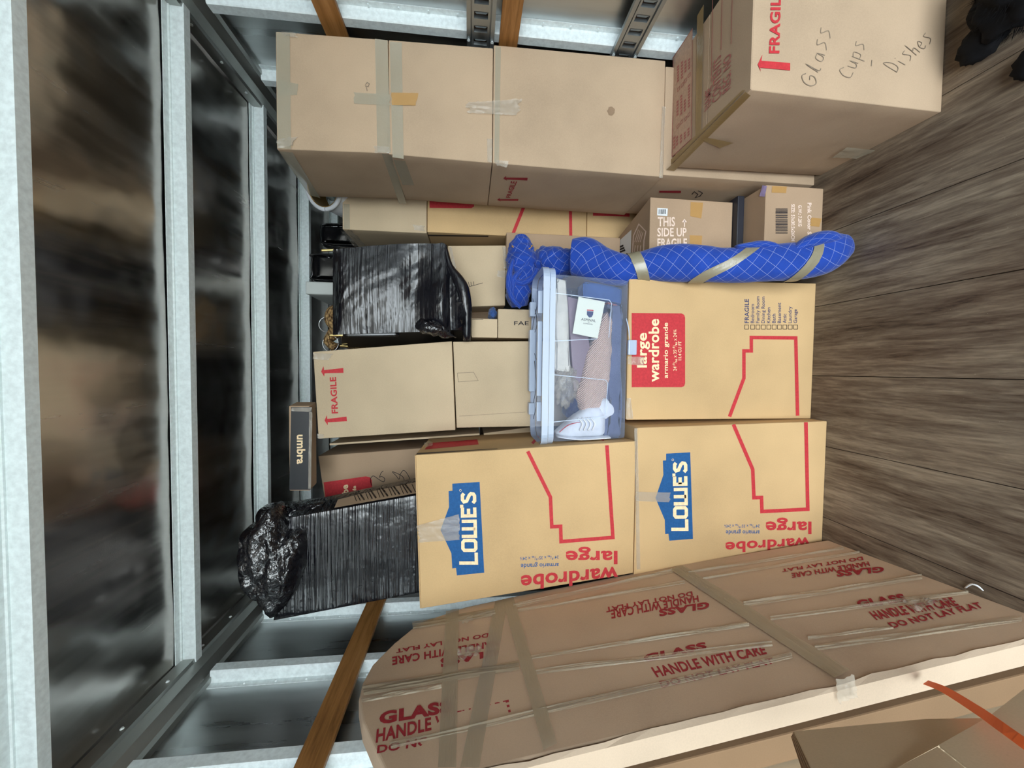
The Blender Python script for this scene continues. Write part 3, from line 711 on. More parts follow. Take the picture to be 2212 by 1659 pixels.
quadgrid('crumpled_tape', [(602, 301), (642, 296), (634, 316), (604, 321)], p1, M['tape_thin'], t1, EB, 12, 8, .006, 60, .15)
quadgrid('crumpled_tape', [(808, 315), (842, 318), (843, 332), (812, 331)], p1, M['tape_thin'], t1, EB, 10, 6, .004, 60, .08)
quadgrid('crumpled_tape', [(607, 68), (640, 72), (641, 82), (612, 78)], p1, M['tape_thin'], t1, EB, 8, 5, .004, 60, .1)
stroke(t1, 'scribble', [(789, 183), (793, 178), (798, 181), (795, 187), (789, 185), (792, 190), (793, 196)], p1, M['pencil'], 1.4, .005)
quadgrid('packing_tape', [(842, 90), (868, 92), (872, 343), (848, 340)], p2, T, t2, EB, 4, 20, .0008)
quadgrid('tape_patch', [(846, 200), (904, 201), (897, 228), (846, 227)], p2, M['tape_tan'], t2, EB + .0012, 8, 4, .001, 40, .02)
quadgrid('crumpled_tape', [(1052, 300), (1064, 300), (1062, 352), (1053, 350)], p2, M['tape_thin'], t2, EB, 5, 14, .004, 60)
quadgrid('packing_tape', [(1070, 100), (1082, 101), (1078, 352), (1068, 350)], p3, T, t3, EB, 3, 20, .0008)
quadgrid('crumpled_tape', [(1008, 222), (1125, 215), (1118, 250), (1012, 245)], p3, M['tape_thin'], t3, EB + .002, 24, 10, .008, 45, .05)
quadgrid('crumpled_tape', [(1068, 345), (1098, 350), (1094, 362), (1072, 358)], p3, M['tape_thin'], t3, EB, 8, 5, .005, 60, .1)
quadgrid('edge_film', [(1430, 230), (1437, 232), (1431, 385), (1424, 384)], p3, M['tape_thin'], t3, EB, 3, 24, .004, 50)
quadgrid('packing_tape', [(602, 326), (632, 329), (692, 428), (668, 421)], l1, T, t1, EB, 10, 10, .001)
quadgrid('packing_tape', [(825, 332), (845, 334), (878, 440), (862, 439)], l1, T, t1, EB, 10, 10, .001)
quadgrid('packing_tape', [(850, 345), (875, 347), (895, 400), (870, 399)], l2, T, t2, EB, 10, 8, .001)
bm = bmesh.new(); cen = p3.at(1320, 240, .0035)
stain = []
for k in range(14): stain.append((1320 + 8 * cos(k * pi / 7) * (1 + .15 * sin(k * 3)), 240 + 10 * sin(k * pi / 7)))
poly(t3, 'stain', stain, p3, M['stain'], .0038)
printed(t3, 'FRAGILE', [(1102, 427), (1117.5, 392), (1104, 391), (1093, 427)], l3, M['red_dull'], .02, .004)
poly(t3, 'arrow_mark', [(1087, 385), (1093.5, 380), (1093, 383.5), (1140, 384), (1139, 390), (1094, 387.5), (1095.5, 390.5)], l3, M['red_dull'], .004)
poly(t3, 'arrow_mark', [(1074, 432), (1079, 428), (1080, 430.5), (1120, 430), (1119, 434), (1080, 433.5), (1082.5, 435.5)], l3, M['red_dull'], .004)
cR = cuboid_c(0.892, 1.37, 1.715, 2.155, 0.0, 0.754)
tR, cR = carton('carton', 'carton on floor carrying the right column, squeezed behind the cups carton', 'cardboard box', cR, M['card_pink'], bulge=0.001)
lR = lplane(cR)
poly(tR, 'red_mark', [(1424, 412), (1471, 412), (1471, 417), (1424, 416)], lR, M['red_dull'], .003)
stroke(tR, 'scribble', [(1495, 420), (1500, 414), (1508, 420), (1502, 427), (1512, 424), (1518, 417), (1508, 412)], lR, M['black_ink'], 1.2, .003)

# --- FRAGILE cups carton on the floor at the right
cQ = hexc((1615, -130), (2040, -180), (2035, 270), (1615, 202), 1.215, 0.47, 0.0, 0.712)
xl, xr = 0.912, 1.372
for i in (0, 3): cQ[i].x = xl; cQ[i + 4].x = xl
for i in (1, 2): cQ[i].x = xr; cQ[i + 4].x = xr
cQ[3].x = xl + .012; cQ[7].x = xl - .0; cQ[0].x = xl - .002; cQ[4].x = xl + .01
tQ, cQ = carton('carton', 'big carton at right foreground with FRAGILE, pencilled Glass Cups Dishes', 'cardboard box', cQ, M['card_pink'], bulge=0.0015)
pQ, qt, ql = fplane(cQ), tplane(cQ), lplane(cQ)
ET = 0.0055
flaps(tQ, cQ, M['card_pink'], lift=.003)
poly(tQ, 'arrow_mark', [(1637, 139), (1647, 118), (1645, 131), (1707, 136), (1707, 152), (1642, 146), (1644, 155)], pQ, M['red'], .0025)
printed(tQ, 'FRAGILE', [(1684, 115), (1688, -24), (1666, -24), (1661, 115)], pQ, M['red'], .03, .0025)
GL = {  # simple pencil letters, x 0-1, y 0-1
 'G': [[(.9, .8), (.6, 1), (.15, .75), (.05, .3), (.4, 0), (.85, .2), (.85, .5), (.5, .45)]], 'l': [[(.3, .1), (.6, 1), (.45, .1), (.7, 0)]],
 'a': [[(.7, .5), (.3, .5), (.2, .1), (.6, .05), (.75, .5), (.8, 0)]], 's': [[(.8, .75), (.35, .65), (.75, .25), (.2, 0)]],
 'C': [[(.9, .8), (.5, 1), (.1, .6), (.2, .1), (.8, .05)]], 'u': [[(.15, .6), (.25, .05), (.65, .1), (.75, .6), (.8, 0)]],
 'p': [[(.2, .6), (.2, -.35)], [(.2, .5), (.7, .6), (.7, .1), (.25, .05)]], 'D': [[(.2, 0), (.25, 1), (.8, .7), (.8, .2), (.15, 0)]],
 'i': [[(.4, .5), (.5, 0)], [(.45, .75), (.5, .78)]], 'h': [[(.2, 0), (.25, 1), (.25, .4), (.7, .5), (.75, 0)]], 'e': [[(.2, .3), (.7, .4), (.5, .65), (.15, .3), (.4, 0), (.8, .1)]],
 '-': [[(.1, .4), (.9, .5)]]}
def hand(t, s, q, pl, m, w, eps=.0025):
    n = len(s)
    for i, ch in enumerate(s):
        for st in GL[ch]:
            pts = []
            for a, b, _ in [tuple(v) for v in smooth_pts([(x, y, 0) for x, y in st], 4)]:
                u = (i + a * .95) / n; v = b
                x = q[0][0] * (1 - u) * (1 - v) + q[1][0] * u * (1 - v) + q[2][0] * u * v + q[3][0] * (1 - u) * v
                y = q[0][1] * (1 - u) * (1 - v) + q[1][1] * u * (1 - v) + q[2][1] * u * v + q[3][1] * (1 - u) * v
                pts.append((x, y))
            stroke(t, 'pencil_letter', pts, pl, m, w, eps)
hand(tQ, 'Glass', [(1760, 190), (1800, 62), (1768, 50), (1728, 178)], pQ, M['pencil'], 1.6)
hand(tQ, 'Cups', [(1838, 172), (1874, 92), (1845, 82), (1810, 160)], pQ, M['pencil'], 1.5)
hand(tQ, '-', [(1885, 145), (1888, 128), (1880, 126), (1878, 143)], pQ, M['pencil'], 1.6)
hand(tQ, 'Dishes', [(1935, 158), (2020, 85), (1998, 62), (1905, 140)], pQ, M['pencil'], 1.4)
def Z7(x, y): return (1420 + x / 4.364, y / 4.364)
def zq(*p): return [Z7(*a) for a in p]
printed(tQ, 'NAME', zq((508, 985), (512, 800), (450, 862), (440, 1060)), qt, M['rose_print'] if 'rose_print' in M else M['rose_ink'], .01, ET)
printed(tQ, 'CONTENTS', zq((604, 905), (602, 508), (530, 575), (515, 985)), qt, M['rose_ink'], .01, ET)
printed(tQ, 'REG. NO', zq((692, 825), (696, 490), (622, 555), (612, 895)), qt, M['rose_ink'], .01, ET)
for s in (zq((510, 770), (520, 0)), zq((600, 470), (610, 0)), zq((695, 415), (705, 0))): stroke(tQ, 'printed_rule', s, qt, M['rose_ink'], 1.3, ET)
poly(tQ, 'printed_panel', zq((138, 1478), (320, 1308), (330, 268), (148, 545)), qt, M['rose_fill'], ET - .001)
stroke(tQ, 'panel_border', zq((138, 1478), (320, 1308), (330, 268), (148, 545)), qt, M['rose_ink'], 1.2, ET, closed=True)
for (xa, y0, y1, dy) in [(190, 1090, 940, 0), (225, 1080, 890, 0), (258, 1050, 930, 0), (298, 1010, 790, 0), (195, 770, 610, 0), (232, 740, 570, 0), (265, 680, 560, 0), (300, 650, 545, 0),
                        (160, 1400, 1280, 0), (185, 1370, 1275, 0), (222, 1345, 1262, 0), (258, 1310, 1240, 0), (293, 1280, 1200, 0)]:
    n = max(3, int(abs(y1 - y0) / 26))
    for k in range(n):
        ya = y0 + (y1 - y0) * k / n; yb = y0 + (y1 - y0) * (k + .7) / n
        poly(tQ, 'print_dash', zq((xa - 9, ya + 10), (xa + 9, ya - 10), (xa + 9, yb - 10), (xa - 9, yb + 10)), qt, M['rose_ink'], ET)
for (xa, ya) in [(195, 1200), (228, 1160), (268, 1130), (298, 1090), (200, 850), (235, 810), (265, 770), (300, 720)]:
    stroke(tQ, 'checkbox', zq((xa - 10, ya + 15), (xa + 10, ya - 8), (xa + 10, ya - 38), (xa - 10, ya - 15)), qt, M['rose_ink'], .9, ET, closed=True)
quadgrid('brown_tape', zq((360, 1310), (412, 1255), (438, 40), (375, 150)), qt, M['tape_brown'], tQ, ET + .0006, 3, 20, .0006)
quadgrid('brown_tape', zq((85, 1595), (830, 850), (800, 850), (85, 1545)), qt, M['tape_brown'], tQ, ET + .0006, 20, 2, .0006)
quadgrid('brown_tape', zq((85, 1600), (830, 865), (880, 900), (160, 1612)), ql, M['tape_brown'], tQ, .003, 20, 3, .0006)
quadgrid('brown_tape', zq((400, 1310), (480, 1300), (720, 1345), (590, 1395)), ql, M['tape_brown'], tQ, .004, 8, 3, .001)
quadgrid('old_tape', [(1797, 340), (1830, 318), (1895, 325), (1850, 342)], ql, T, tQ, .003, 10, 5, .002)

# --- small cartons between right column and blue roll
cT = hexc((1655, 402), (1777, 405), (1770, 585), (1645, 585), 1.665, 0.50, 0.0, 0.285)
for i in (0, 3, 4, 7): cT[i].x = 0.535
for i in (1, 2, 5, 6): cT[i].x = 0.853
tT, cT = carton('carton', 'low tan carton on floor with barcode and white size print, behind blue roll', 'cardboard box', cT, M['card_brown'], bulge=.0)
pT = fplane(cT); flaps(tT, cT, M['card_brown'])
WI = M['white_ink']
def down(xb, xt, ys, ye): return [(xb, ys), (xb, ye), (xt, ye), (xt, ys)]
printed(tT, 'SIZE: 53x30.5x26CM', down(1709, 1717, 441, 521), pT, WI, .03)
printed(tT, 'G.W.: 7.2KG', down(1724, 1732, 443, 489), pT, WI, .03)
printed(tT, 'Pink Color SKU x 7', down(1744, 1753, 438, 545), pT, WI, .03)
random.seed(3); yy = 450.0
while yy < 506:
    hh = random.choice([.8, 1.4, 2.2]); poly(tT, 'barcode_bar', [(1676, yy), (1702, yy), (1701, yy + hh), (1675, yy + hh)], pT, M['black_ink']); yy += hh + random.choice([.9, 1.5])
quadgrid('packing_tape', [(1668, 402), (1700, 403), (1698, 417), (1667, 416)], pT, M['tape_tan'], tT, .0015, 4, 4)
quadgrid('packing_tape', [(1752, 470), (1775, 472), (1770, 490), (1750, 488)], pT, M['tape_tan'], tT, .0012, 4, 4)
quadgrid('lilac_tape', [(1648, 400), (1657, 402), (1652, 425), (1641, 424)], tplane(cT), M['lilac'], tT, .005, 6, 8, .003)
# dark navy flat case under the next carton
tag(block('flat_case', 0.47, 0.862, 1.80, 2.13, 0.290, 0.325, M['dark_navy'], bev=.004), 'thin dark navy case lying between two small tan cartons', 'case')
cS = hexc((1408, 426), (1594, 438), (1590, 606), (1402, 600), 1.835, 0.45, 0.327, None)
cS[2].z = cS[3].z = cS[6].z = cS[7].z = 0.755
for i in (0, 3, 4, 7): cS[i].x = 0.44
for i in (5, 6): cS[i].x = 0.78
tS, cS = carton('carton', 'small tan carton with white THIS SIDE UP FRAGILE print and barcode sticker', 'cardboard box', cS, M['card_brown'], bulge=.0)
pS, ts = fplane(cS), tplane(cS)
def lr(x0, x1, y0, y1): return [(x0, y1), (x1, y1), (x1, y0), (x0, y0)]
printed(tS, 'THIS', lr(1421, 1458, 468.5, 489), pS, WI, .02); printed(tS, 'SIDE UP', lr(1420, 1483, 492, 511), pS, WI, .02); printed(tS, 'FRAGILE', lr(1420, 1484, 515, 534), pS, WI, .03)
stroke(tS, 'arrow_mark', [(1478.5, 490), (1478.5, 476)], pS, WI, 2); poly(tS, 'arrow_mark', [(1473, 480), (1478.5, 472.5), (1484, 480)], pS, WI)
poly(tS, 'barcode_sticker', [(1420, 449), (1442.5, 450.5), (1441.5, 467), (1419.5, 465)], pS, M['white_paper'], .0015)
xx = 1423.
while xx < 1438:
    ww = random.choice([.7, 1.2, 1.6]); poly(tS, 'barcode_bar', [(xx, 452), (xx + ww, 452), (xx + ww - .5, 462.5), (xx - .5, 462.5)], pS, M['black_ink'], .0022); xx += ww + random.choice([.8, 1.3])
quadgrid('tape_patch', [(1492, 436), (1519, 438), (1515, 472), (1491, 467)], pS, M['tape_tan'], tS, .0012, 4, 4)
quadgrid('tape_patch', [(1490, 508), (1517, 509), (1515, 534), (1490, 532)], pS, M['tape_tan'], tS, .0012, 4, 4)
poly(tS, 'shipping_label', [(1364, 496), (1362, 562), (1328, 553), (1329, 528)], ts, M['white_paper'], .002)
for i, y in enumerate((536, 541, 546)): poly(tS, 'label_print', [(1331, y), (1346 + 2 * i, y - 8), (1347 + 2 * i, y - 4), (1332, y + 3)], ts, M['black_ink'], .003)
stroke(tS, 'printed_emblem', [(1366, 556), (1368, 510), (1380, 484), (1395, 500), (1391, 520), (1390, 552)], ts, WI, 2.2, .002)
for i in range(4): stroke(tS, 'printed_emblem', [(1371 + i * 4, 523), (1379 + i * 3.2, 496 + i * 2)], ts, WI, 1.3, .002)
for i in range(3): stroke(tS, 'printed_emblem', [(1370 + i * 6, 551), (1372 + i * 6, 530)], ts, WI, 1.5, .002)

# --- far row behind the right column
cL3 = cuboid_c(0.79, 1.40, 2.30, 2.85, 0.0, 0.928); cL2 = cuboid_c(0.785, 1.40, 2.30, 2.85, 0.932, 1.868); cL1 = cuboid_c(0.777, 1.33, 2.30, 2.80, 1.872, 2.335)
tL3, cL3 = carton('wardrobe_carton', 'wardrobe carton low in the dark row behind the right column', 'cardboard box', cL3, M['card'], bulge=.001, group='large wardrobe cartons')
tL2, cL2 = carton('wardrobe_carton', 'wardrobe carton with red house lines in row behind right column', 'cardboard box', cL2, M['card'], bulge=.001, group='large wardrobe cartons')
tL1, cL1 = carton('carton', 'plain tan carton topmost in row behind right column', 'cardboard box', cL1, M['card_pale'], bulge=.001)
qL2, qL3, qL1 = fplane(cL2), fplane(cL3), fplane(cL1)
poly(tL3, 'red_patch', [(1281, 440), (1281, 466), (1360, 468), (1360, 440)], qL3, M['red'], .002)
poly(tL2, 'red_patch', [(928, 420), (928, 449), (1018, 450), (1024, 446), (1024, 420)], qL2, M['red'], .002)
stroke(tL2, 'house_outline', [(1142, 420), (1107, 508)], qL2, M['red'], 7, .002); stroke(tL2, 'house_outline', [(1232, 420), (1233, 513)], qL2, M['red'], 6.5, .002)
ll = lplane(cL2); stroke(tL2, 'house_outline', [(1105, 514), (1101, 521)], ll, M['red_dull'], 6, .002); stroke(tL2, 'house_outline', [(1226, 521), (1214, 540)], ll, M['red_dull'], 6, .002)
mesh('side_door_slit', [PX(925, 507, .783), PX(1055, 509, .783), PX(1055, 512, .783), PX(925, 510, .783)], [(0, 1, 2, 3)], M['card_dark'], tL2)
quadgrid('packing_tape', [(742, 440), (755, 441), (756, 495), (743, 494)], qL1, T, tL1, .002, 3, 8)
quadgrid('torn_tape', [(735, 497), (760, 494), (790, 528), (768, 532)], lplane(cL1), M['tape_thin'], tL1, .003, 12, 8, .012, 50, .08)
quadgrid('torn_tape', [(892, 486), (918, 488), (917, 500), (896, 497)], qL1, M['tape_thin'], tL1, .002, 8, 5, .004, 60, .1)
# --- M: small marked carton, its hidden support, and two little ones
cM = hexc((968, 531), (1094, 530), (1097, 660), (968, 664), 2.20, 0.09, 1.425, 1.745)
cM = [Vector(p) for p in cM]
for i in (4, 5, 6, 7): cM[i].y = 2.55; cM[i].x = cM[i - 4].x
for i in (1, 2, 5, 6): cM[i].x = min(cM[i].x, 0.775)
tM, cM = carton('carton', 'small square carton with pencilled letter F and taped corners, right of black wrapped chair', 'cardboard box', cM, M['card_pale'], bulge=.001)
pM = fplane(cM)
for s in ([(1012, 609), (1014, 619), (1022, 617), (1043, 611)], [(1018, 618), (1017, 609)], [(1024, 617), (1023, 608)]): stroke(tM, 'pencil_letter', s, pM, M['black_ink'], 1.0, .002)
quadgrid('packing_tape', [(1085, 533), (1093, 533), (1096, 580), (1089, 580)], pM, M['tape_thin'], tM, .002, 4, 12, .002)
quadgrid('packing_tape', [(1074, 585), (1096, 583), (1097, 600), (1075, 598)], pM, M['tape_thin'], tM, .002, 8, 5, .002, 60, .06)
quadgrid('packing_tape', [(970, 533), (975, 533), (986, 580), (978, 580)], pM, M['tape_thin'], tM, .002, 4, 12, .002)
tK, _ = carton('carton', 'upright brown carton under the small square pencilled carton, behind blue roll', 'cardboard box', cuboid_c(.47, .77, 2.20, 2.27, .76, 1.421), M['card_brown'])
cN2 = hexc((1075, 666), (1190, 664), (1190, 742), (1075, 742), 2.02, 0.24, .918, None); cN2[2].z = cN2[3].z = cN2[6].z = cN2[7].z = 1.477; 
for i in (0, 3, 4, 7): cN2[i].x = .165
for i in (1, 2, 5, 6): cN2[i].x = .315
tN2, cN2 = carton('carton', 'little tan carton with dark capital letters, half hidden by tub lid', 'cardboard box', cN2, M['card_pale'], bulge=.0)
printed(tN2, 'FAE', lr(1110.6, 1142, 694, 702.5), fplane(cN2), M['black_ink'], .01)
cN1 = hexc((1013, 693), (1073, 692), (1073, 742), (1013, 742), 2.02, 0.24, 1.48, None); cN1[2].z = cN1[3].z = cN1[6].z = cN1[7].z = 1.612
for i in (0, 3, 4, 7): cN1[i].x = .165
for i in (1, 2, 5, 6): cN1[i].x = .262
tN1, cN1 = carton('carton', 'tiny tan carton wedged under black wrapped chair', 'cardboard box', cN1, M['card_pale'], bulge=.0)
stroke(tN1, 'seam', [(1018, 690), (1044, 690)], fplane(cN1), M['black_ink'], 1, .002)
tag(lump('blue_cloth', (0.30, 2.13, 1.50), (.035, .06, .022), M['royal'], None, 3), 'scrap of blue cloth tucked on little lettered carton', 'cloth')
carton('carton', 'tall brown carton at the back carrying the wicker basket', 'cardboard box', cuboid_c(-.02, .37, 2.42, 2.80, 0, 1.80), M['card_brown'])
carton('carton', 'brown carton at the back under the scribbled wardrobe carton', 'cardboard box', cuboid_c(-.88, -.40, 2.24, 2.74, 0, 1.547), M['card_brown'])

# ================================================================ black film-wrapped upturned chair
tJ = thing('wrapped_chair', 'upturned chair wrapped in black stretch film with brass leg tips', 'chair', (0.36, 2.05, 1.615))
def sheet(name, rows, Yfn, m, parent, nn=40, amp=0.01, sc=(60, 8), seed=0):
    rows = smooth_pts([tuple(map(float, r)) for r in rows], 7); vs = []; fs = []; uv = []; nr = len(rows)
    for i, (x, y0, y1) in enumerate(rows):
        for j in range(nn + 1):
            u = j / nn; e = i / (nr - 1); y = y0 + (y1 - y0) * u
            d = Yfn(e, u); w = noise.noise(Vector((e * sc[0] + u * 14, u * sc[1], seed))) * .5 + .5 * noise.noise(Vector((e * sc[0] * 2.2 + u * 22, u * sc[1] * 1.7, seed + 4)))
            p = PY(x, y, 1.93); p = p + ray(x, y) * ((d - amp * w * sin(pi * u) ** .4) / ray(x, y).y)
            vs.append(p); uv.append((e, u))
    for i in range(nr - 1):
        for j in range(nn): a = i * (nn + 1) + j; fs.append((a, a + 1, a + nn + 2, a + nn + 1))
    return mesh(name, vs, fs, m, parent, smooth=True, uvs=uv)
rowsJ = [(719, 539, 724), (728, 538, 723), (738, 537, 722), (760, 535, 721), (800, 531, 720), (860, 527, 718), (900, 526, 717), (940, 526, 716), (962, 528, 714), (972, 570, 713), (985, 590, 713), (999, 620, 714), (1006, 660, 715)]
def yj(e, u):
    d = -.02 * sin(pi * u) + (.10 * math.exp(-((e - .0) / .10) ** 2) * sin(pi * u))
    d -= .05 * math.exp(-((e - .62) / .10) ** 2) * math.exp(-((u - .72) / .3) ** 2)
    d += .03 * math.exp(-((e - .50) / .06) ** 2) * sin(pi * u)
    d -= .06 * max(0, e - .75) / .25 * (1 - (2 * u - 1) ** 2)
    return d
sheet('film_front', rowsJ, yj, M['wrap'], tJ, 60, .006, (26, 3))
sheet('film_side', [(738, 721, 751), (800, 720, 750), (900, 717, 748), (975, 714, 745), (1006, 714, 742), (1013, 718, 740)], lambda e, u: .28 * u, M['gloss_black'], tJ, 8, .0)
# rounded seat edge and gathered film
tube('film_edge', [PY(962, 530, 1.94), PY(972, 575, 1.92), PY(996, 615, 1.90), PY(1006, 660, 1.90), PY(1009, 735, 1.93)], [.008, .016, .03, .03, .02], M['wrap'], tJ, 16, .002, 30)
tube('film_bunch', [PY(900, 700, 1.90), PY(920, 706, 1.87), PY(950, 714, 1.86), PY(985, 728, 1.90)], [.012, .03, .022, .006], M['bag'], tJ, 20, .012, 50, crease=.006)
b8 = [PY(740, 722, 1.955), PY(1004, 716, 1.955), PY(962, 530, 1.955), PY(722, 540, 1.955)]
c8 = [b8[0], b8[3], b8[2], b8[1]]; c8 = [PY(1004, 716, 1.955), PY(985, 600, 1.955), PY(742, 540, 1.955), PY(745, 720, 1.955)]
c8 = [c8[0], c8[1], c8[2], c8[3]] + [p + Vector((0, .30, 0)) for p in c8]
bmobj('chair_body', hexbox_bm(c8, 1, 0, .01), M['gloss_black'], tJ)
for (x, y, x2, y2, Y) in [(694, 541, 722, 540, 1.94), (711, 724, 742, 724, 1.94), (734, 747, 752, 748, 2.16)]:
    a, b = PY(x, y, Y), PY(x2, y2, Y)
    tube('brass_leg_tip', [a, (a + b) / 2, b], [.0065, .0065, .0065], M['brass'], tJ, 12)
for (x, y, Y) in ((722, 540, 1.94), (742, 724, 1.94)):
    a = PY(x, y, Y); tube('chair_leg', [a, PY(x + 60, y - 1, Y + .01), PY(x + 120, y - 2, Y + .02)], [.009, .012, .014], M['gloss_black'], tJ, 12)
# --- dark padded chairs deeper in
def pad(name, label, q, Y, dep, zb, m=M['gloss_black'], cat='chair'):
    (x0, y0), (x1, y1) = q; a = PY(x0, y1, Y); b = PY(x1, y0, Y); pass
    t = thing(name, label, cat, ((a.x + b.x) / 2, Y + dep / 2, zb))
    z0 = zb; z1 = a.z; pts = []
    bm = hexbox_bm(cuboid_c(a.x, b.x, Y, Y + dep, z0 + .25, z1), 10, .02, .035); bmobj('back_pad', bm, m, t, smooth=True)
    pr = [(a.x + .02, z1 - .02), (a.x + .0, z1 - .1)]
    tube('piping', [Vector((a.x + .012, Y - .002, z0 + .27)), Vector((a.x + .008, Y - .006, z1 - .05)), Vector((a.x + .04, Y - .008, z1 - .012)), Vector((b.x - .04, Y - .008, z1 - .012)), Vector((b.x - .008, Y - .006, z1 - .05)), Vector((b.x - .012, Y - .002, z0 + .27))], [.005] * 6, m, t, 8)
    block('seat_pad', a.x, b.x, Y - .0, Y + dep + .05, z0, z0 + .25, m, t, .02)
    return t
pad('padded_chair', 'glossy black padded chair back with piping beside metal ceiling', ((692, 484), (760, 529)), 2.84, .12, 2.0)
pad('padded_chair', 'black padded chair back nearer the white foam edge', ((672, 549), (745, 607)), 2.60, .12, 1.76)
fo = PY(664, 610, 2.55); fo2 = PY(664, 637, 2.55)
tag(bmobj('foam_slab', hexbox_bm(cuboid_c(fo2.x, fo.x, 2.52, 2.98, 1.803, fo.z), 6, .004, .008), M['foam']), 'white textured foam slab on edge behind black wrapped chair', 'foam slab')
# --- wicker basket with wire rings
tw = thing('wicker_basket', 'woven tan wicker basket with wire ring handles, behind brass leg tips', 'basket', (0.20, 2.50, 1.803))
for (pts, rr) in (([(746, 662), (722, 668), (712, 690), (724, 700), (728, 706), (716, 716), (724, 728), (745, 745)], .035),):
    pass
def wick(pts, Y, r): tube('woven_rim', [PY(x, y, Y) for x, y in pts], r, M['wicker'], tw, 14, .003, 40)
wick([(748, 672), (722, 672), (712, 690), (728, 708), (718, 724), (708, 738), (726, 752)], 2.46, [(.045, .05), (.035, .05), (.028, .05), (.04, .05), (.032, .05), (.02, .05), (.03, .05)])
a = PY(738, 660, 2.46); b = PY(738, 752, 2.46)
bmobj('woven_body', hexbox_bm(cuboid_c(b.x, a.x, 2.44, 2.74, 1.803, a.z), 8, .03, .03), M['wicker'], tw, smooth=True)
def ring(t, c, R, Y, r, m, nm):
    pts = [PY(c[0] + R * cos(a * pi / 10), c[1] + R * sin(a * pi / 10), Y) for a in range(21)]
    tube(nm, pts, [r] * 21, m, t, 8, k=2)
ring(tw, (705, 701), 16, 2.43, .0022, M['steel_wire'], 'ring_handle'); ring(tw, (714, 742), 17, 2.43, .0022, M['steel_wire'], 'ring_handle')
# --- lampshade peeping over
tl = thing('lampshade', 'white fabric lampshade with gold lining peeping beside top of right column', 'lampshade', (1.0, 2.5, 2.34))
cc = PY(698, 404, 2.28)
def shade(nm, r0, r1, off, m):
    vs = []; fs = []; n = 40
    ax = Vector((-.25, -.75, .35)).normalized(); u = ax.cross(Vector((0, 0, 1))).normalized(); v = u.cross(ax)
    for k in range(2):
        c = cc + ax * (0.0 if k == 0 else -.17); r = (r0, r1)[k] - off
        for j in range(n): vs.append(c + u * (r * cos(2 * pi * j / n)) + v * (r * sin(2 * pi * j / n)))
    for j in range(n): fs.append((j, (j + 1) % n, n + (j + 1) % n, n + j))
    return mesh(nm, vs, fs, m, tl, smooth=True)
shade('shade_cloth', .106, .15, 0, M['white_cloth']); shade('gold_lining', .106, .15, .004, M['gold'])
ax_ = Vector((-.25, -.75, .35)).normalized(); u_ = ax_.cross(Vector((0, 0, 1))).normalized(); v_ = u_.cross(ax_)
rim = [cc + u_ * (.112 * cos(a * pi / 16)) + v_ * (.112 * sin(a * pi / 16)) for a in range(33)]
tube('rim_binding', rim, [.012] * 33, M['white_cloth'], tl, 10, k=2)
tube('gold_rim', [p + ax_ * .004 + (cc - p).normalized() * .012 for p in rim], [.003] * 33, M['gold'], tl, 8, k=2)

# ================================================================ clear storage tub on the middle wardrobe carton
zT0 = 0.921
tt = thing('storage_tub', 'clear plastic storage tub with clipped lid full of clothes on middle wardrobe carton', 'storage tub', (0.06, 1.8, zT0))
yF0, yF1, yBk = 1.668, 1.655, 1.93
a1 = PY(1350, 604, yF0); a0 = PY(1340, 948, yF0); b1 = PY(1198, 590, yF1); b0 = PY(1185, 962, yF1)
zTop = 1.262
c8 = [Vector((a0.x, yF0, zT0 + .002)), Vector((a1.x, yF0, zT0 + .002)), Vector((b1.x, yF1, zTop)), Vector((b0.x + .012, yF1, zTop))]
c8 += [Vector((c8[0].x, 1.925, c8[0].z)), Vector((c8[1].x, 1.925, c8[1].z)), Vector((c8[2].x, 1.94, zTop)), Vector((c8[3].x, 1.94, zTop))]
bm = hexbox_bm(c8, 6, .002, .018)
tops = [f for f in bm.faces if f.normal.z > .9]
bmesh.ops.delete(bm, geom=tops, context='FACES')
bmobj('tub_body', bm, M['tub'], tt, smooth=True)
# rim, lid, latches
xL_, xR_ = PY(1180, 966, 1.645).x + .006, PY(1180, 573, 1.645).x
rc = 0.05
def rrect(x0, x1, y0, y1, r, z, n=6):
    out = []
    for cx, cy, a0_ in ((x1 - r, y0 + r, -90), (x1 - r, y1 - r, 0), (x0 + r, y1 - r, 90), (x0 + r, y0 + r, 180)):
        for k in range(n + 1):
            a = radians(a0_ + 90 * k / n); out.append(Vector((cx + r * cos(a), cy + r * sin(a), z)))
    return out
def prism(nm, ring0, ring1, m, parent, cap0=True, cap1=True):
    n = len(ring0); vs = ring0 + ring1; fs = [(i, (i + 1) % n, n + (i + 1) % n, n + i) for i in range(n)]
    if cap0: fs.append(tuple(range(n))[::-1])
    if cap1: fs.append(tuple(range(n, 2 * n)))
    return mesh(nm, vs, fs, m, parent)
prism('rim_band', rrect(xL_, xR_, 1.643, 1.955, rc, 1.258), rrect(xL_, xR_, 1.643, 1.955, rc, 1.282), M['tub_rim'], tt, False, False)
lid0 = rrect(xL_ - .003, xR_ + .003, 1.640, 1.958, rc, 1.284); lid1 = rrect(xL_ - .003, xR_ + .003, 1.640, 1.958, rc, 1.312)
ld = prism('lid_edge', lid0, lid1, M['tub_rim'], tt, False, False)
ins = rrect(xL_ + .03, xR_ - .03, 1.665, 1.930, rc, 1.300)
n = len(lid1); mesh('lid_top', lid1 + ins, [(i, (i + 1) % n, n + (i + 1) % n, n + i) for i in range(n)] + [tuple(range(n, 2 * n))], M['tub'], tt)
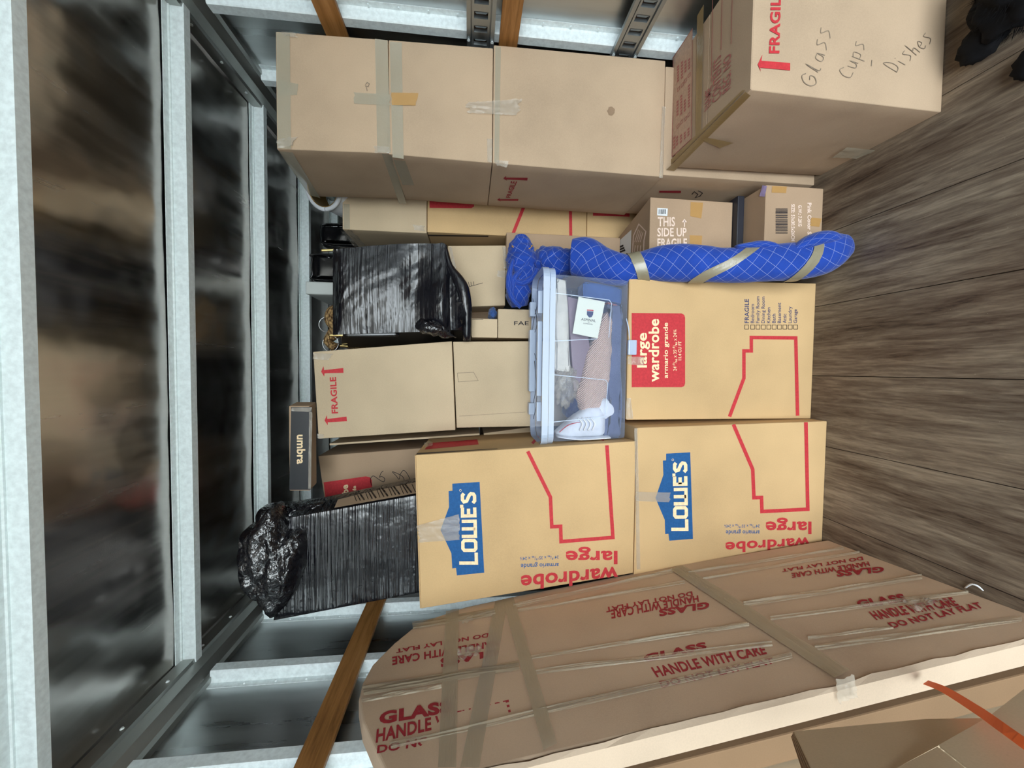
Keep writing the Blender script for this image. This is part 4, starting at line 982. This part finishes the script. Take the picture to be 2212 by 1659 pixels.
for (ya, yb) in ((647, 690), (705, 850), (862, 900)):
    xa, xb = PZ(1150, yb, 1.312).x, PZ(1150, ya, 1.312).x
    block('lid_rib', xa, xb, 1.71, 1.735, 1.301, 1.322, M['tub_rim'], tt, .003); block('lid_rib', xa + .01, xb - .02, 1.885, 1.935, 1.301, 1.33, M['tub_rim'], tt, .003)
bt = PZ
for s in ([(1150, 640), (1160, 700), (1148, 740), (1163, 800), (1150, 880)], [(1162, 655), (1150, 720), (1160, 850), (1152, 905)]):
    pts = [PZ(x, y, 1.306) for x, y in s]; tube('lid_crack_line', pts, [.0012] * len(pts), M['black_ink'], tt, 6)
for q in ([(1200, 633), (1316, 648), (1321, 655), (1315, 730)], [(1193, 737), (1290, 732)], [(1192, 809), (1308, 821), (1313, 828), (1308, 895)], [(1192, 912), (1310, 900)]):
    pl = Plane((0, 1.652, 1.1), (0, 1, 0)); stroke(tt, 'moulded_panel_line', q, pl, M['tub_rim'], 1.6, .001)
block('latch', PY(1370, 767, 1.67).x, PY(1370, 735, 1.67).x, 1.655, 1.672, PY(1375, 750, 1.66).z, PY(1357, 750, 1.66).z, M['tub_rim'], tt, .004)
tube('latch_cord', [PY(1353, 688, 1.65), PY(1358, 710, 1.645), PY(1360, 735, 1.655)], [.002, .003, .002], M['tub_rim'], tt, 8)
# contents
def roundbox(nm, lab, cat, c, m, rough=.006, bev=.01, bulge=.01, n=14):
    c = [Vector(p) for p in c]
    o = bmobj(nm, hexbox_bm(c, n, bulge, bev, rough, len(nm)), m, None, smooth=True); return tag(o, lab, cat)
def fq(q, Y, dep):
    f = [PY(x, y, Y) for x, y in q]  # TR BR BL TL pixels
    f = [f[2], f[1], f[0], f[3]]; return f + [p + Vector((0, dep, 0)) for p in f]
roundbox('folded_towel', 'folded cream cotton cloth high inside the clear tub', 'cloth', fq(((1203, 600), (1224, 605), (1232, 802), (1200, 798)), 1.70, .12), M['cream'], .01)
roundbox('mauve_box', 'flat mauve box behind the knitted jumper in the clear tub', 'box', fq(((1226, 640), (1262, 650), (1285, 838), (1240, 845)), 1.72, .05), M['mauve'], 0, .003, 0, 2)
tk = shell('knit_jumper', [(1246, 842, 858), (1256, 822, 888), (1270, 765, 903), (1284, 735, 903), (1300, 692, 890), (1317, 670, 845), (1334, 662, 760)], 1.70, M['knit'], None, 40, .10, .02, .006, 20, 5)
tag(tk, 'pale pink knitted jumper rolled in the clear tub', 'jumper')
tc = thing('brand_card', 'cream card with small dark shield and capitals inside the clear tub', 'card', PY(1300, 690, 1.675))
pc = Plane(PY(1275, 690, 1.676), (0.05, 1, 0.02))
cv = [pc.at(*q) for q in ((1250, 641), (1307, 652), (1291, 731), (1237, 720))]; cv = [cv[3], cv[2], cv[1], cv[0]]
bmobj('card_sheet', hexbox_bm([cv[3], cv[0], cv[1], cv[2]][0:4] + [p + Vector((0, .006, 0)) for p in [cv[3], cv[0], cv[1], cv[2]]], 1, 0, 0), M['label_cream'], tc)
poly(tc, 'shield_mark', [(1268, 672), (1282, 673), (1281, 680), (1278, 685), (1273, 686), (1268, 680)], pc, M['navy_ink'], .002)
poly(tc, 'shield_mark', [(1268, 668.5), (1282, 669.5), (1282, 672), (1268, 671)], pc, M['red'], .002)
printed(tc, 'ASPINAL', [(1255, 692), (1287, 696), (1287.5, 690.5), (1256, 686.5)], pc, M['black_ink'], .0, .002)
printed(tc, 'OF', [(1270, 697), (1273.5, 697.3), (1273.5, 695), (1270, 694.7)], pc, M['black_ink'], .0, .002)
printed(tc, 'LONDON', [(1260, 699.5), (1280, 702), (1280, 699.5), (1260, 697)], pc, M['black_ink'], .0, .002)
roundbox('coral_cloth', 'coral pink cloth at the lower back of the clear tub', 'cloth', fq(((1310, 652), (1335, 660), (1330, 700), (1305, 700)), 1.76, .08), M['coral'], .01, .01)
roundbox('blue_cloth', 'folded blue cloth at the right end of the clear tub', 'cloth', fq(((1262, 608), (1344, 622), (1342, 660), (1262, 645)), 1.76, .12), M['royal'], .01, .01)
roundbox('slate_garment', 'slate blue garment at the bottom of the clear tub', 'garment', [(-.30, 1.70, .935), (.30, 1.70, .935), (.30, 1.70, 1.00), (-.30, 1.70, 1.01), (-.30, 1.90, .935), (.30, 1.90, .935), (.30, 1.90, 1.03), (-.30, 1.90, 1.03)], M['slate'], .02, .015, .01)
tag(lump('navy_garment', PY(1238, 860, 1.78), (.10, .06, .055), M['navy'], None, 5, .4, 2.5), 'dark navy garment beside white shoe in clear tub', 'garment')
tag(lump('clear_plastic_bag', PY(1222, 832, 1.73), (.085, .04, .05), M['tape_thin'], None, 9, .4, 3, cr=.15), 'crinkled clear plastic bag above navy garment in tub', 'plastic bag')
roundbox('folded_sheet', 'white folded cloth at left end of the clear tub', 'cloth', fq(((1300, 862), (1336, 868), (1332, 905), (1296, 900)), 1.69, .05), M['white_cloth'], .006, .006)
# white shoe with a red line
ts_ = thing('white_shoe', 'white lace-up shoe with thin red stripe at left end of clear tub', 'shoe', PY(1300, 915, 1.74))
shell('shoe_upper', [(1205, 934, 942), (1225, 915, 944), (1250, 893, 945), (1275, 878, 944), (1300, 880, 943), (1312, 895, 940)], 1.69, M['white_cloth'], ts_, 32, .08, .02, .003, 25, 4)
tube('shoe_sole', [PY(1203, 941, 1.70), PY(1250, 947, 1.70), PY(1313, 943, 1.70)], [(.006, .04)] * 3, M['white_cloth'], ts_, 12)
tube('red_stripe', [PY(1208, 934, 1.672), PY(1228, 918, 1.668), PY(1253, 912, 1.668)], [.0018, .002, .001], M['red'], ts_, 8)
for k in range(4): tube('shoe_lace', [PY(1248 + 9 * k, 902, 1.662), PY(1258 + 9 * k, 915, 1.655), PY(1252 + 9 * k, 930, 1.662)], [.003, .0035, .003], M['white_cloth'], ts_, 8)

# ================================================================ blue moving blanket, knotted and rolled, standing on the floor
tb = thing('moving_blanket_roll', 'long quilted blue moving blanket roll bound with tape, standing on floor', 'moving blanket', (0.55, 1.6, 0))
roll = [((1236, 556), 38, 1.80), ((1262, 557), 42, 1.78), ((1300, 572), 38, 1.76), ((1345, 583), 34, 1.73), ((1380, 577), 31, 1.71), ((1430, 570), 38, 1.68), ((1490, 568), 41, 1.645), ((1560, 573), 36, 1.61), ((1620, 572), 38, 1.58), ((1680, 567), 40, 1.555), ((1730, 563), 40, 1.54), ((1770, 552), 42, 1.53), ((1805, 538), 36, 1.52), ((1828, 530), 24, 1.515)]
def rr_(x, y, r, Y): return (PY(x, y - r, Y) - PY(x, y, Y)).length
P_ = [PY(p[0], p[1], Y) for p, r, Y in roll]; R_ = [(rr_(p[0], p[1], r, Y), rr_(p[0], p[1], r, Y) * .85) for p, r, Y in roll]
tube('rolled_blanket', P_, R_, M['blanket'], tb, 40, .004, 7, seed=2, k=6)
def band(i0, i1, sk, nm='binding_tape'):
    """tape wound round the roll between two fractions of its length, skewed by sk"""
    PP = smooth_pts([tuple(p) for p in P_], 6); RR = smooth_pts([tuple(r) for r in R_], 6); n = 40; m_ = 8
    vs = []; fs = []; N = len(PP) - 1
    def at(f):
        f = max(0, min(.9999, f)) * N; i = int(f); t = f - i; return PP[i].lerp(PP[i + 1], t), Vector(RR[i]).lerp(Vector(RR[i + 1]), t), (PP[i + 1] - PP[i]).normalized()
    for k in range(m_ + 1):
        for j in range(n):
            th = 2 * pi * j / n; f = i0 + (i1 - i0) * k / m_ + sk * cos(th)
            p, r, t = at(f); b = Vector((0, 1, 0)); b = (b - t * b.dot(t)).normalized(); a = t.cross(b).normalized()
            q = p + a * (cos(th) * (r[0] + .003)) + b * (sin(th) * (r[1] + .003))
            q += (q - p).normalized() * (.004 * noise.noise(q * 7 + Vector((2, 2, 0))) + .002 + .0025 * abs(noise.noise(q * 60)))
            vs.append(q)
    for k in range(m_):
        for j in range(n): fs.append((k * n + j, k * n + (j + 1) % n, (k + 1) * n + (j + 1) % n, (k + 1) * n + j))
    mesh(nm, vs, fs, M['tape_band'], tb, smooth=True)
M['tape_band'] = film('tan_binding_tape', S(146, 138, 114), 0.93, 0.25, .4)
band(.275, .325, -.015); band(.535, .575, .075); band(.76, .80, .05)
tube('folded_hem', [PY(1590, 533, 1.56), PY(1630, 531, 1.55), PY(1665, 533, 1.54), PY(1690, 545, 1.53)], [(.008, .02), (.018, .03), (.018, .03), (.006, .02)], M['blanket'], tb, 20, .003, 12)
tube('turned_up_end', [PY(1705, 545, 1.52), PY(1745, 525, 1.50), PY(1785, 515, 1.49), PY(1815, 520, 1.50)], [(.01, .02), (.03, .04), (.03, .04), (.015, .02)], M['blanket'], tb, 20, .004, 9)
# bundled part on top
tq = thing('blanket_bundle', 'knotted blue blanket bundle hanging beside the small square carton', 'moving blanket', PY(1240, 590, 1.9))
tube('knotted_end', [PY(1127, 510, 2.04), PY(1126, 530, 2.04), PY(1128, 560, 2.04), PY(1130, 590, 2.04), PY(1124, 615, 2.04), PY(1120, 640, 2.04), PY(1122, 662, 2.05)],
     [(.02, .03), (.05, .055), (.075, .08), (.07, .08), (.055, .07), (.06, .07), (.03, .04)], M['blanket'], tq, 48, .010, 14, seed=4, k=8, crease=.012)
tube('twisted_middle', [PY(1160, 575, 2.02), PY(1180, 568, 2.0), PY(1205, 570, 1.96), PY(1240, 566, 1.90)], [(.05, .05), (.08, .07), (.075, .07), (.05, .05)], M['blanket'], tq, 40, .012, 14, seed=9, k=7, crease=.014)
for s, r in (([(1105, 600), (1125, 612), (1150, 600), (1160, 580)], .016), ([(1106, 640), (1112, 600), (1135, 575), (1150, 545)], .014), ([(1108, 560), (1100, 600), (1104, 640), (1125, 664)], .016), ([(1160, 550), (1185, 538), (1215, 545), (1232, 560)], .014)):
    pts = [PY(x, y, 1.97) for x, y in s]; tube('blanket_fold', pts, [r * .6, r, r, r * .6], M['blanket'], tq, 16, .004, 25)
tube('twine_wrap', [PY(1106, 531, 1.99), PY(1120, 541, 1.98), PY(1138, 541, 1.98), PY(1150, 530, 1.99)], [.004] * 4, M['tape_tan'], tq, 8)

# ================================================================ flat cartons leaning on the left wall
b0 = Vector((-.755, 1.573, 0)); bn = Vector((-.735, .843, 0)); nU = Vector((.985, .098, .142)).normalized()
pU_ = Plane(b0, nU)
tmc = thing('mirror_carton', 'wide flat glass carton leaning left, printed GLASS HANDLE WITH CARE, bound with film', 'flat carton', (-.80, 1.2, 0))
def fU(x, y, e=0): return pU_.at(x, y, e)
outline = [(1788, 1166), (1465, 1219), (1120, 1286), (1005, 1311), (905, 1345), (850, 1390), (805, 1435), (783, 1475), (775, 1510), (783, 1560), (805, 1610), (828, 1659)]
ol = [fU(*q) for q in outline]
near_bottom = Vector((-.735 + .0, .845, 0.0)); near_bottom = near_bottom - pU_.n * ((near_bottom - pU_.p).dot(pU_.n))
near_bottom.z = 0.0
near_top = fU(1200, 1640); nt2 = near_top + (near_top - near_bottom).normalized() * .36
ol[0].z = 0.0
front = ol + [nt2 + Vector((0, .02, 0)), near_bottom]
thk = .062; off = Vector((-thk, 0, 0))
bm = bmesh.new(); vf = [bm.verts.new(p) for p in front]; vb = [bm.verts.new(p + off) for p in front]
ff = bm.faces.new(vf); fb = bm.faces.new(vb[::-1]); n_ = len(vf)
for i in range(n_): bm.faces.new((vf[i], vb[i], vb[(i + 1) % n_], vf[(i + 1) % n_]))
bmesh.ops.recalc_face_normals(bm, faces=bm.faces)
es = [e for e in bm.edges if e.calc_face_angle(0) > .9]
bmesh.ops.bevel(bm, geom=es, offset=.007, segments=3, affect='EDGES', profile=.5)
bmesh.ops.triangulate(bm, faces=[f for f in bm.faces if len(f.verts) > 4])
bmobj('carton_body', bm, M['card_mirror'], tmc)
# paler front edge with an uneven border
ed = []; nseg = 30
for k in range(nseg + 1):
    f = k / nseg; p = near_bottom.lerp(nt2, f)
    ed.append((p + Vector((.0022 + .003 * noise.noise(Vector((f * 22, 0, 0))), .006 + .012 * (.5 + noise.noise(Vector((f * 14, 3, 0)))), 0)), p + Vector((-.002, -.0015, 0)), p + Vector((-.060, -.0015, 0))))
vs = [q for e in ed for q in e]; fs = []
for k in range(nseg):
    a = 3 * k; fs += [(a, a + 1, a + 4, a + 3), (a + 1, a + 2, a + 5, a + 4)]
mesh('pale_edge', vs, fs, M['card_edge'], tmc)
R3 = M['red_dull']; k3 = lambda x, y: (740 + x / 2.911, 1200 + y / 2.911); k4 = lambda x, y: (1360 + x / 2.596, 1120 + y / 2.596)
def pk(s, K, q, bold=.03): printed(tmc, s, [K(*a) for a in q], pU_, R3, bold, .0015)
pk('GLASS', k3, [(228, 1065), (690, 985), (680, 905), (235, 985)], .05)
pk('HANDLE WITH CARE', k3, [(208, 1180), (1058, 985), (1045, 905), (215, 1092)])
pk('DO NOT LAY FLAT', k3, [(215, 1245), (1055, 1110), (1055, 1045), (220, 1195)])
pk('DO NOT LAY FLAT', k3, [(918, 487), (335, 588), (338, 614), (918, 513)])
pk('HANDLE WITH CARE', k3, [(985, 530), (312, 637), (312, 690), (985, 570)])
pk('GLASS', k3, [(985, 588), (615, 645), (615, 705), (985, 625)], .05)
printed(tmc, 'GLASS', [(1532.6, 1299), (1423, 1316), (1424, 1332), (1532, 1314)], pU_, R3, .05, .0015)
printed(tmc, 'HANDLE WITH CARE', [(1508, 1285.6), (1319, 1317), (1321, 1337), (1510, 1300)], pU_, R3, .03, .0015)
printed(tmc, 'DO NOT LAY FLAT', [(1495, 1277), (1308, 1312), (1310, 1323), (1497, 1286.5)], pU_, R3, .03, .0015)
pk('GLASS', k4, [(1425, 268), (1160, 290), (1162, 328), (1428, 300)], .05)
pk('HANDLE WITH CARE', k4, [(1338, 240), (908, 306), (912, 334), (1350, 266)]); pk('DO NOT LAY FLAT', k4, [(1305, 213), (853, 283), (858, 300), (1312, 232)])
pk('GLASS', k4, [(80, 808), (435, 730), (425, 690), (75, 765)], .05)
pk('HANDLE WITH CARE', k4, [(155, 892), (772, 760), (748, 708), (118, 835)]); pk('DO NOT LAY FLAT', k4, [(180, 950), (815, 812), (800, 778), (165, 912)])
pk('GLASS', k4, [(1290, 500), (1560, 465), (1530, 420), (1265, 460)], .05)
pk('HANDLE WITH CARE', k4, [(1385, 570), (1850, 488), (1805, 440), (1340, 522)]); pk('DO NOT LAY FLAT', k4, [(1480, 615), (1988, 500), (1953, 468), (1445, 585)])
TG = M['tape_grey']
def bandU(q, eps=.003, nx=4, ny=30, amp=.002): quadgrid('binding_film', q, pU_, TG, tmc, eps, nx, ny, amp, 30)
bandU([k3(650, 350), k3(732, 335), k3(715, 1336), k3(600, 1336)]); bandU([k3(960, 290), k3(1040, 275), k3(860, 1336), k3(740, 1336)], .004)
bandU([k3(1005, 275), k3(1075, 262), k3(1350, 1180), k3(1265, 1225)], .005); bandU([k4(225, 285), k4(300, 262), k4(1235, 850), k4(1150, 895)], .004)
bandU([k4(225, 285), k4(262, 272), k4(1190, 868), k4(1150, 895)], .006)
def ridge(q, m, wd):
    w = [pU_.at(x, y, .003) for x, y in q]; nx, ny = 50, 14; vs = []; fs = []; sd = random.uniform(0, 50)
    for j in range(ny + 1):
        for i in range(nx + 1):
            u, v = i / nx, j / ny; vv = v + .25 * noise.noise(Vector((u * 3.0, sd, 0))) * sin(pi * v)
            p = w[0] * (1 - u) * (1 - vv) + w[1] * u * (1 - vv) + w[2] * u * vv + w[3] * (1 - u) * vv
            h = abs(noise.noise(Vector((u * 2.5, v * wd * .33, sd)))) * .010 * sin(pi * v) ** .5
            vs.append(p + pU_.n * h)
    for j in range(ny):
        for i in range(nx): a = j * (nx + 1) + i; fs.append((a, a + 1, a + nx + 2, a + nx + 1))
    mesh('film_ridge', vs, fs, m, tmc, smooth=True)
for (a, b, w) in [(k3(440, 440), k3(960, 352), 16), (k3(1075, 318), k4(240, 290), 9), (k3(1085, 348), k4(310, 355), 7), (k3(130, 850), k3(1110, 690), 20), (k3(1180, 640), k4(660, 590), 9),
                  (k3(1215, 730), k4(800, 700), 12), (k3(300, 1195), k4(910, 765), 14), (k4(330, 300), k4(1200, 165), 7), (k4(410, 335), k4(1290, 185), 6), (k4(640, 480), k4(1640, 325), 12), (k4(790, 560), k4(1900, 410), 10),
                  (k4(1040, 725), k4(2200, 560), 14), (k4(1000, 670), k4(1480, 610), 7), (k4(0, 690), k4(670, 595), 8), (k3(120, 910), k3(620, 820), 10)]:
    a, b = Vector(a), Vector(b); d = (b - a).normalized(); nrm2 = Vector((-d.y, d.x)) * (w / 2)
    ridge([tuple(a - nrm2), tuple(b - nrm2), tuple(b + nrm2), tuple(a + nrm2)], M['film_line'] if w < 15 else TG, w)
quadgrid('crumpled_tape', [k3(735, 590), k3(870, 570), k3(860, 640), k3(720, 670)], pU_, M['tape_thin'], tmc, .006, 14, 8, .014, 50, .08)
quadgrid('crumpled_tape', [k3(740, 415), k3(830, 370), k3(815, 420), k3(760, 440)], pU_, M['tape_thin'], tmc, .006, 12, 6, .012, 50, .1)
quadgrid('crumpled_tape', [k4(1530, 470), k4(1780, 455), k4(1640, 520), k4(1600, 522)], pU_, M['tape_thin'], tmc, .006, 14, 6, .012, 50, .08)
feY = Plane((0, .838, 0), (0, 1, 0))
quadgrid('crumpled_tape', [k4(1150, 900), k4(1250, 870), k4(1275, 1000), k4(1165, 1030)], feY, M['tape_thin'], tmc, .004, 14, 10, .006, 60)
# second brown flat carton between it and the wall, shade painted into its colour
def leaner(nm, lab, cat, x0b, x1b, x0t, x1t, y0, y1, zt, m, y0t=None):
    y0t = y0 if y0t is None else y0t
    c = [Vector((x0b, y0, 0)), Vector((x1b, y0, 0)), Vector((x1t, y0t, zt)), Vector((x0t, y0t, zt)), Vector((x0b, y1, 0)), Vector((x1b, y1, 0)), Vector((x1t, y1, zt)), Vector((x0t, y1, zt))]
    return carton(nm, lab, cat, c, m, bulge=0, n=3, bev=.004)
leaner('flat_carton', 'brown flat carton leaning directly behind the film-bound glass carton', 'flat carton', -.887, -.812, -1.085, -1.01, .885, 1.50, 1.34, M['card_shaded'])
for k in range(5):
    xo = -.892 - .022 * k
    leaner('flattened_box', ['outermost', 'second', 'third', 'fourth', 'innermost'][k] + ' flattened cardboard sheet of stack leaning against left wall', 'flattened box', xo - .012, xo - .004, xo - .205, xo - .197, .855 - .008 * (k % 3), 1.38, 1.32 - .01 * k, M['card_pale'])
# folded-down cartons nearest the camera at lower left
def sheet3(nm, lab, pts, thick, m, fold=None):
    t = thing(nm, lab, 'flattened box', (sum((Vector(p) for p in pts), Vector()) / len(pts)) * 1.0)
    a, b, c = Vector(pts[0]), Vector(pts[1]), Vector(pts[2]); n = (b - a).cross(c - a).normalized()
    if n.dot(CAM - a) < 0: n = -n
    for k, q in enumerate(fold or [pts]):
        q = [Vector(p) for p in q]; bm = bmesh.new(); va = [bm.verts.new(p) for p in q]; vb_ = [bm.verts.new(p - n * thick) for p in q]
        bm.faces.new(va); bm.faces.new(vb_[::-1])
        for i in range(len(q)): bm.faces.new((va[i], vb_[i], vb_[(i + 1) % len(q)], va[(i + 1) % len(q)]))
        bmesh.ops.recalc_face_normals(bm, faces=bm.faces); bmobj('cardboard_panel', bm, m, t)
    return t
def pp(*q): return [PY(*a) for a in q]
def ppl(pts, anchors):
    pl = plane3(*pp(*anchors)); return [pl.at(*a) for a in pts]
q1 = ppl([(1715, 1580), (1860, 1566), (2000, 1553), (2134, 1551), (2026, 1611), (1890, 1684), (1800, 1760)], [(1715, 1580, .66), (2134, 1551, .64), (1890, 1684, .53)])
q3 = ppl([(2028, 1609), (2134, 1549), (2300, 1420), (2300, 1760), (2150, 1704)], [(2028, 1609, .57), (2300, 1420, .63), (2150, 1704, .485)])
q2 = ppl([(2025, 1613), (2145, 1706), (2150, 1800), (1800, 1800), (1884, 1686)], [(2025, 1613, .568), (2145, 1706, .48), (1884, 1686, .53)])
sheet3('flattened_box', 'folded carton sheet with raised flap at lower left corner near camera', [q1[0], q1[3], q1[5]], .004, M['card_pale'], [q1])
sheet3('flattened_box', 'pale creased carton sheet under the orange strap, nearest the camera', [q3[0], q3[2], q3[4]], .004, M['card_pale'], [q3])
sheet3('flattened_box', 'lower pale cardboard corner with dark crack beside it, at bottom right', [q2[0], q2[1], q2[4]], .004, M['card_pale'], [q2])
for k in range(4):
    q = pp((1713 - 1.5 * k, 1581 + 3 * k, .668 + .008 * k), (1800, 1577, .668 + .008 * k), (1850, 1690, .54 + .008 * k), (1792 - 9 * k, 1762, .51 + .008 * k))
    sheet3('flattened_box', ['first', 'second', 'third', 'last'][k] + ' folded sheet directly beneath the raised flap at lower left', q, .003, M['card_brown'])
# orange strap
st = [PY(2000, 1474, .825), PY(2040, 1490, .72), PY(2110, 1533, .57), PY(2160, 1568, .50), PY(2260, 1640, .44)]
stp = smooth_pts([tuple(p) for p in st], 6); vs = []; fs = []
for i, p in enumerate(stp):
    t = (stp[min(i + 1, len(stp) - 1)] - stp[max(i - 1, 0)]).normalized(); v = Vector((.3, -1, .5)).normalized(); w = t.cross(v).normalized() * (.0078); th = v * .0012
    vs += [p - w + th, p + w + th, p + w - th, p - w - th]
for i in range(len(stp) - 1):
    for j in range(4): a = 4 * i; fs.append((a + j, a + (j + 1) % 4, a + 4 + (j + 1) % 4, a + 4 + j))
tag(mesh('orange_strap', vs, fs, M['orange']), 'bright orange webbing strap at lower left beside pale creased sheet', 'strap')

# ================================================================ bits on the floor
ta = thing('shaggy_black_cloth', 'shaggy black cloth heap on plank floor beside pencilled carton', 'cloth', (1.15, .98, 0))
lump('cloth_heap', (1.145, .985, .045), (.13, .12, .06), M['shaggy'], ta, 2, .35, 2.5, 4, .05)
lump('cloth_tail', (1.05, 1.10, .02), (.055, .06, .03), M['shaggy'], ta, 6, .3, 3, 3, .05)
lump('cloth_tail', (.90, .97, .02), (.05, .05, .025), M['shaggy'], ta, 11, .3, 3, 3, .05)
bm = bmesh.new(); random.seed(5)
for k in range(700):
    a = random.uniform(0, 2 * pi); h = random.uniform(0, .10); rr = sqrt(max(0, 1 - (h / .12) ** 2))
    p = Vector((1.145 + .135 * rr * cos(a), .985 + .125 * rr * sin(a), max(.004, h))); d = Vector((cos(a), sin(a), random.uniform(-.2, .5))).normalized() * random.uniform(.012, .03)
    s = Vector((-sin(a), cos(a), 0)) * .0015; q = p + d; q.z = max(.002, q.z)
    bm.faces.new([bm.verts.new(p - s), bm.verts.new(p + s), bm.verts.new(q)])
hr = bmobj('shaggy_fringe', bm, M['shaggy'], ta); hr['kind'] = 'stuff'
tag(tube('film_scrap', [PZ(2085, 1270, .004), PZ(2098, 1262, .012), PZ(2112, 1266, .01), PZ(2124, 1276, .004)], [.002, .003, .003, .002], M['white_paper'], None, 8), 'curled white scrap of tape on floor by glass carton', 'tape scrap')

for o in list(COL.objects):      # families of repeats share one phrase
    if o.parent is None and 'label' in o and 'group' not in o:
        k = o.name.split('.')[0]
        g = {'carton': 'plain and fragile cartons stacked in the trailer', 'flattened_box': 'flattened cardboard sheets by the left wall', 'padded_chair': 'padded chairs at the back', 'cardboard_sheet': 'flat boards between cartons'}.get(k)
        if g: o['group'] = g
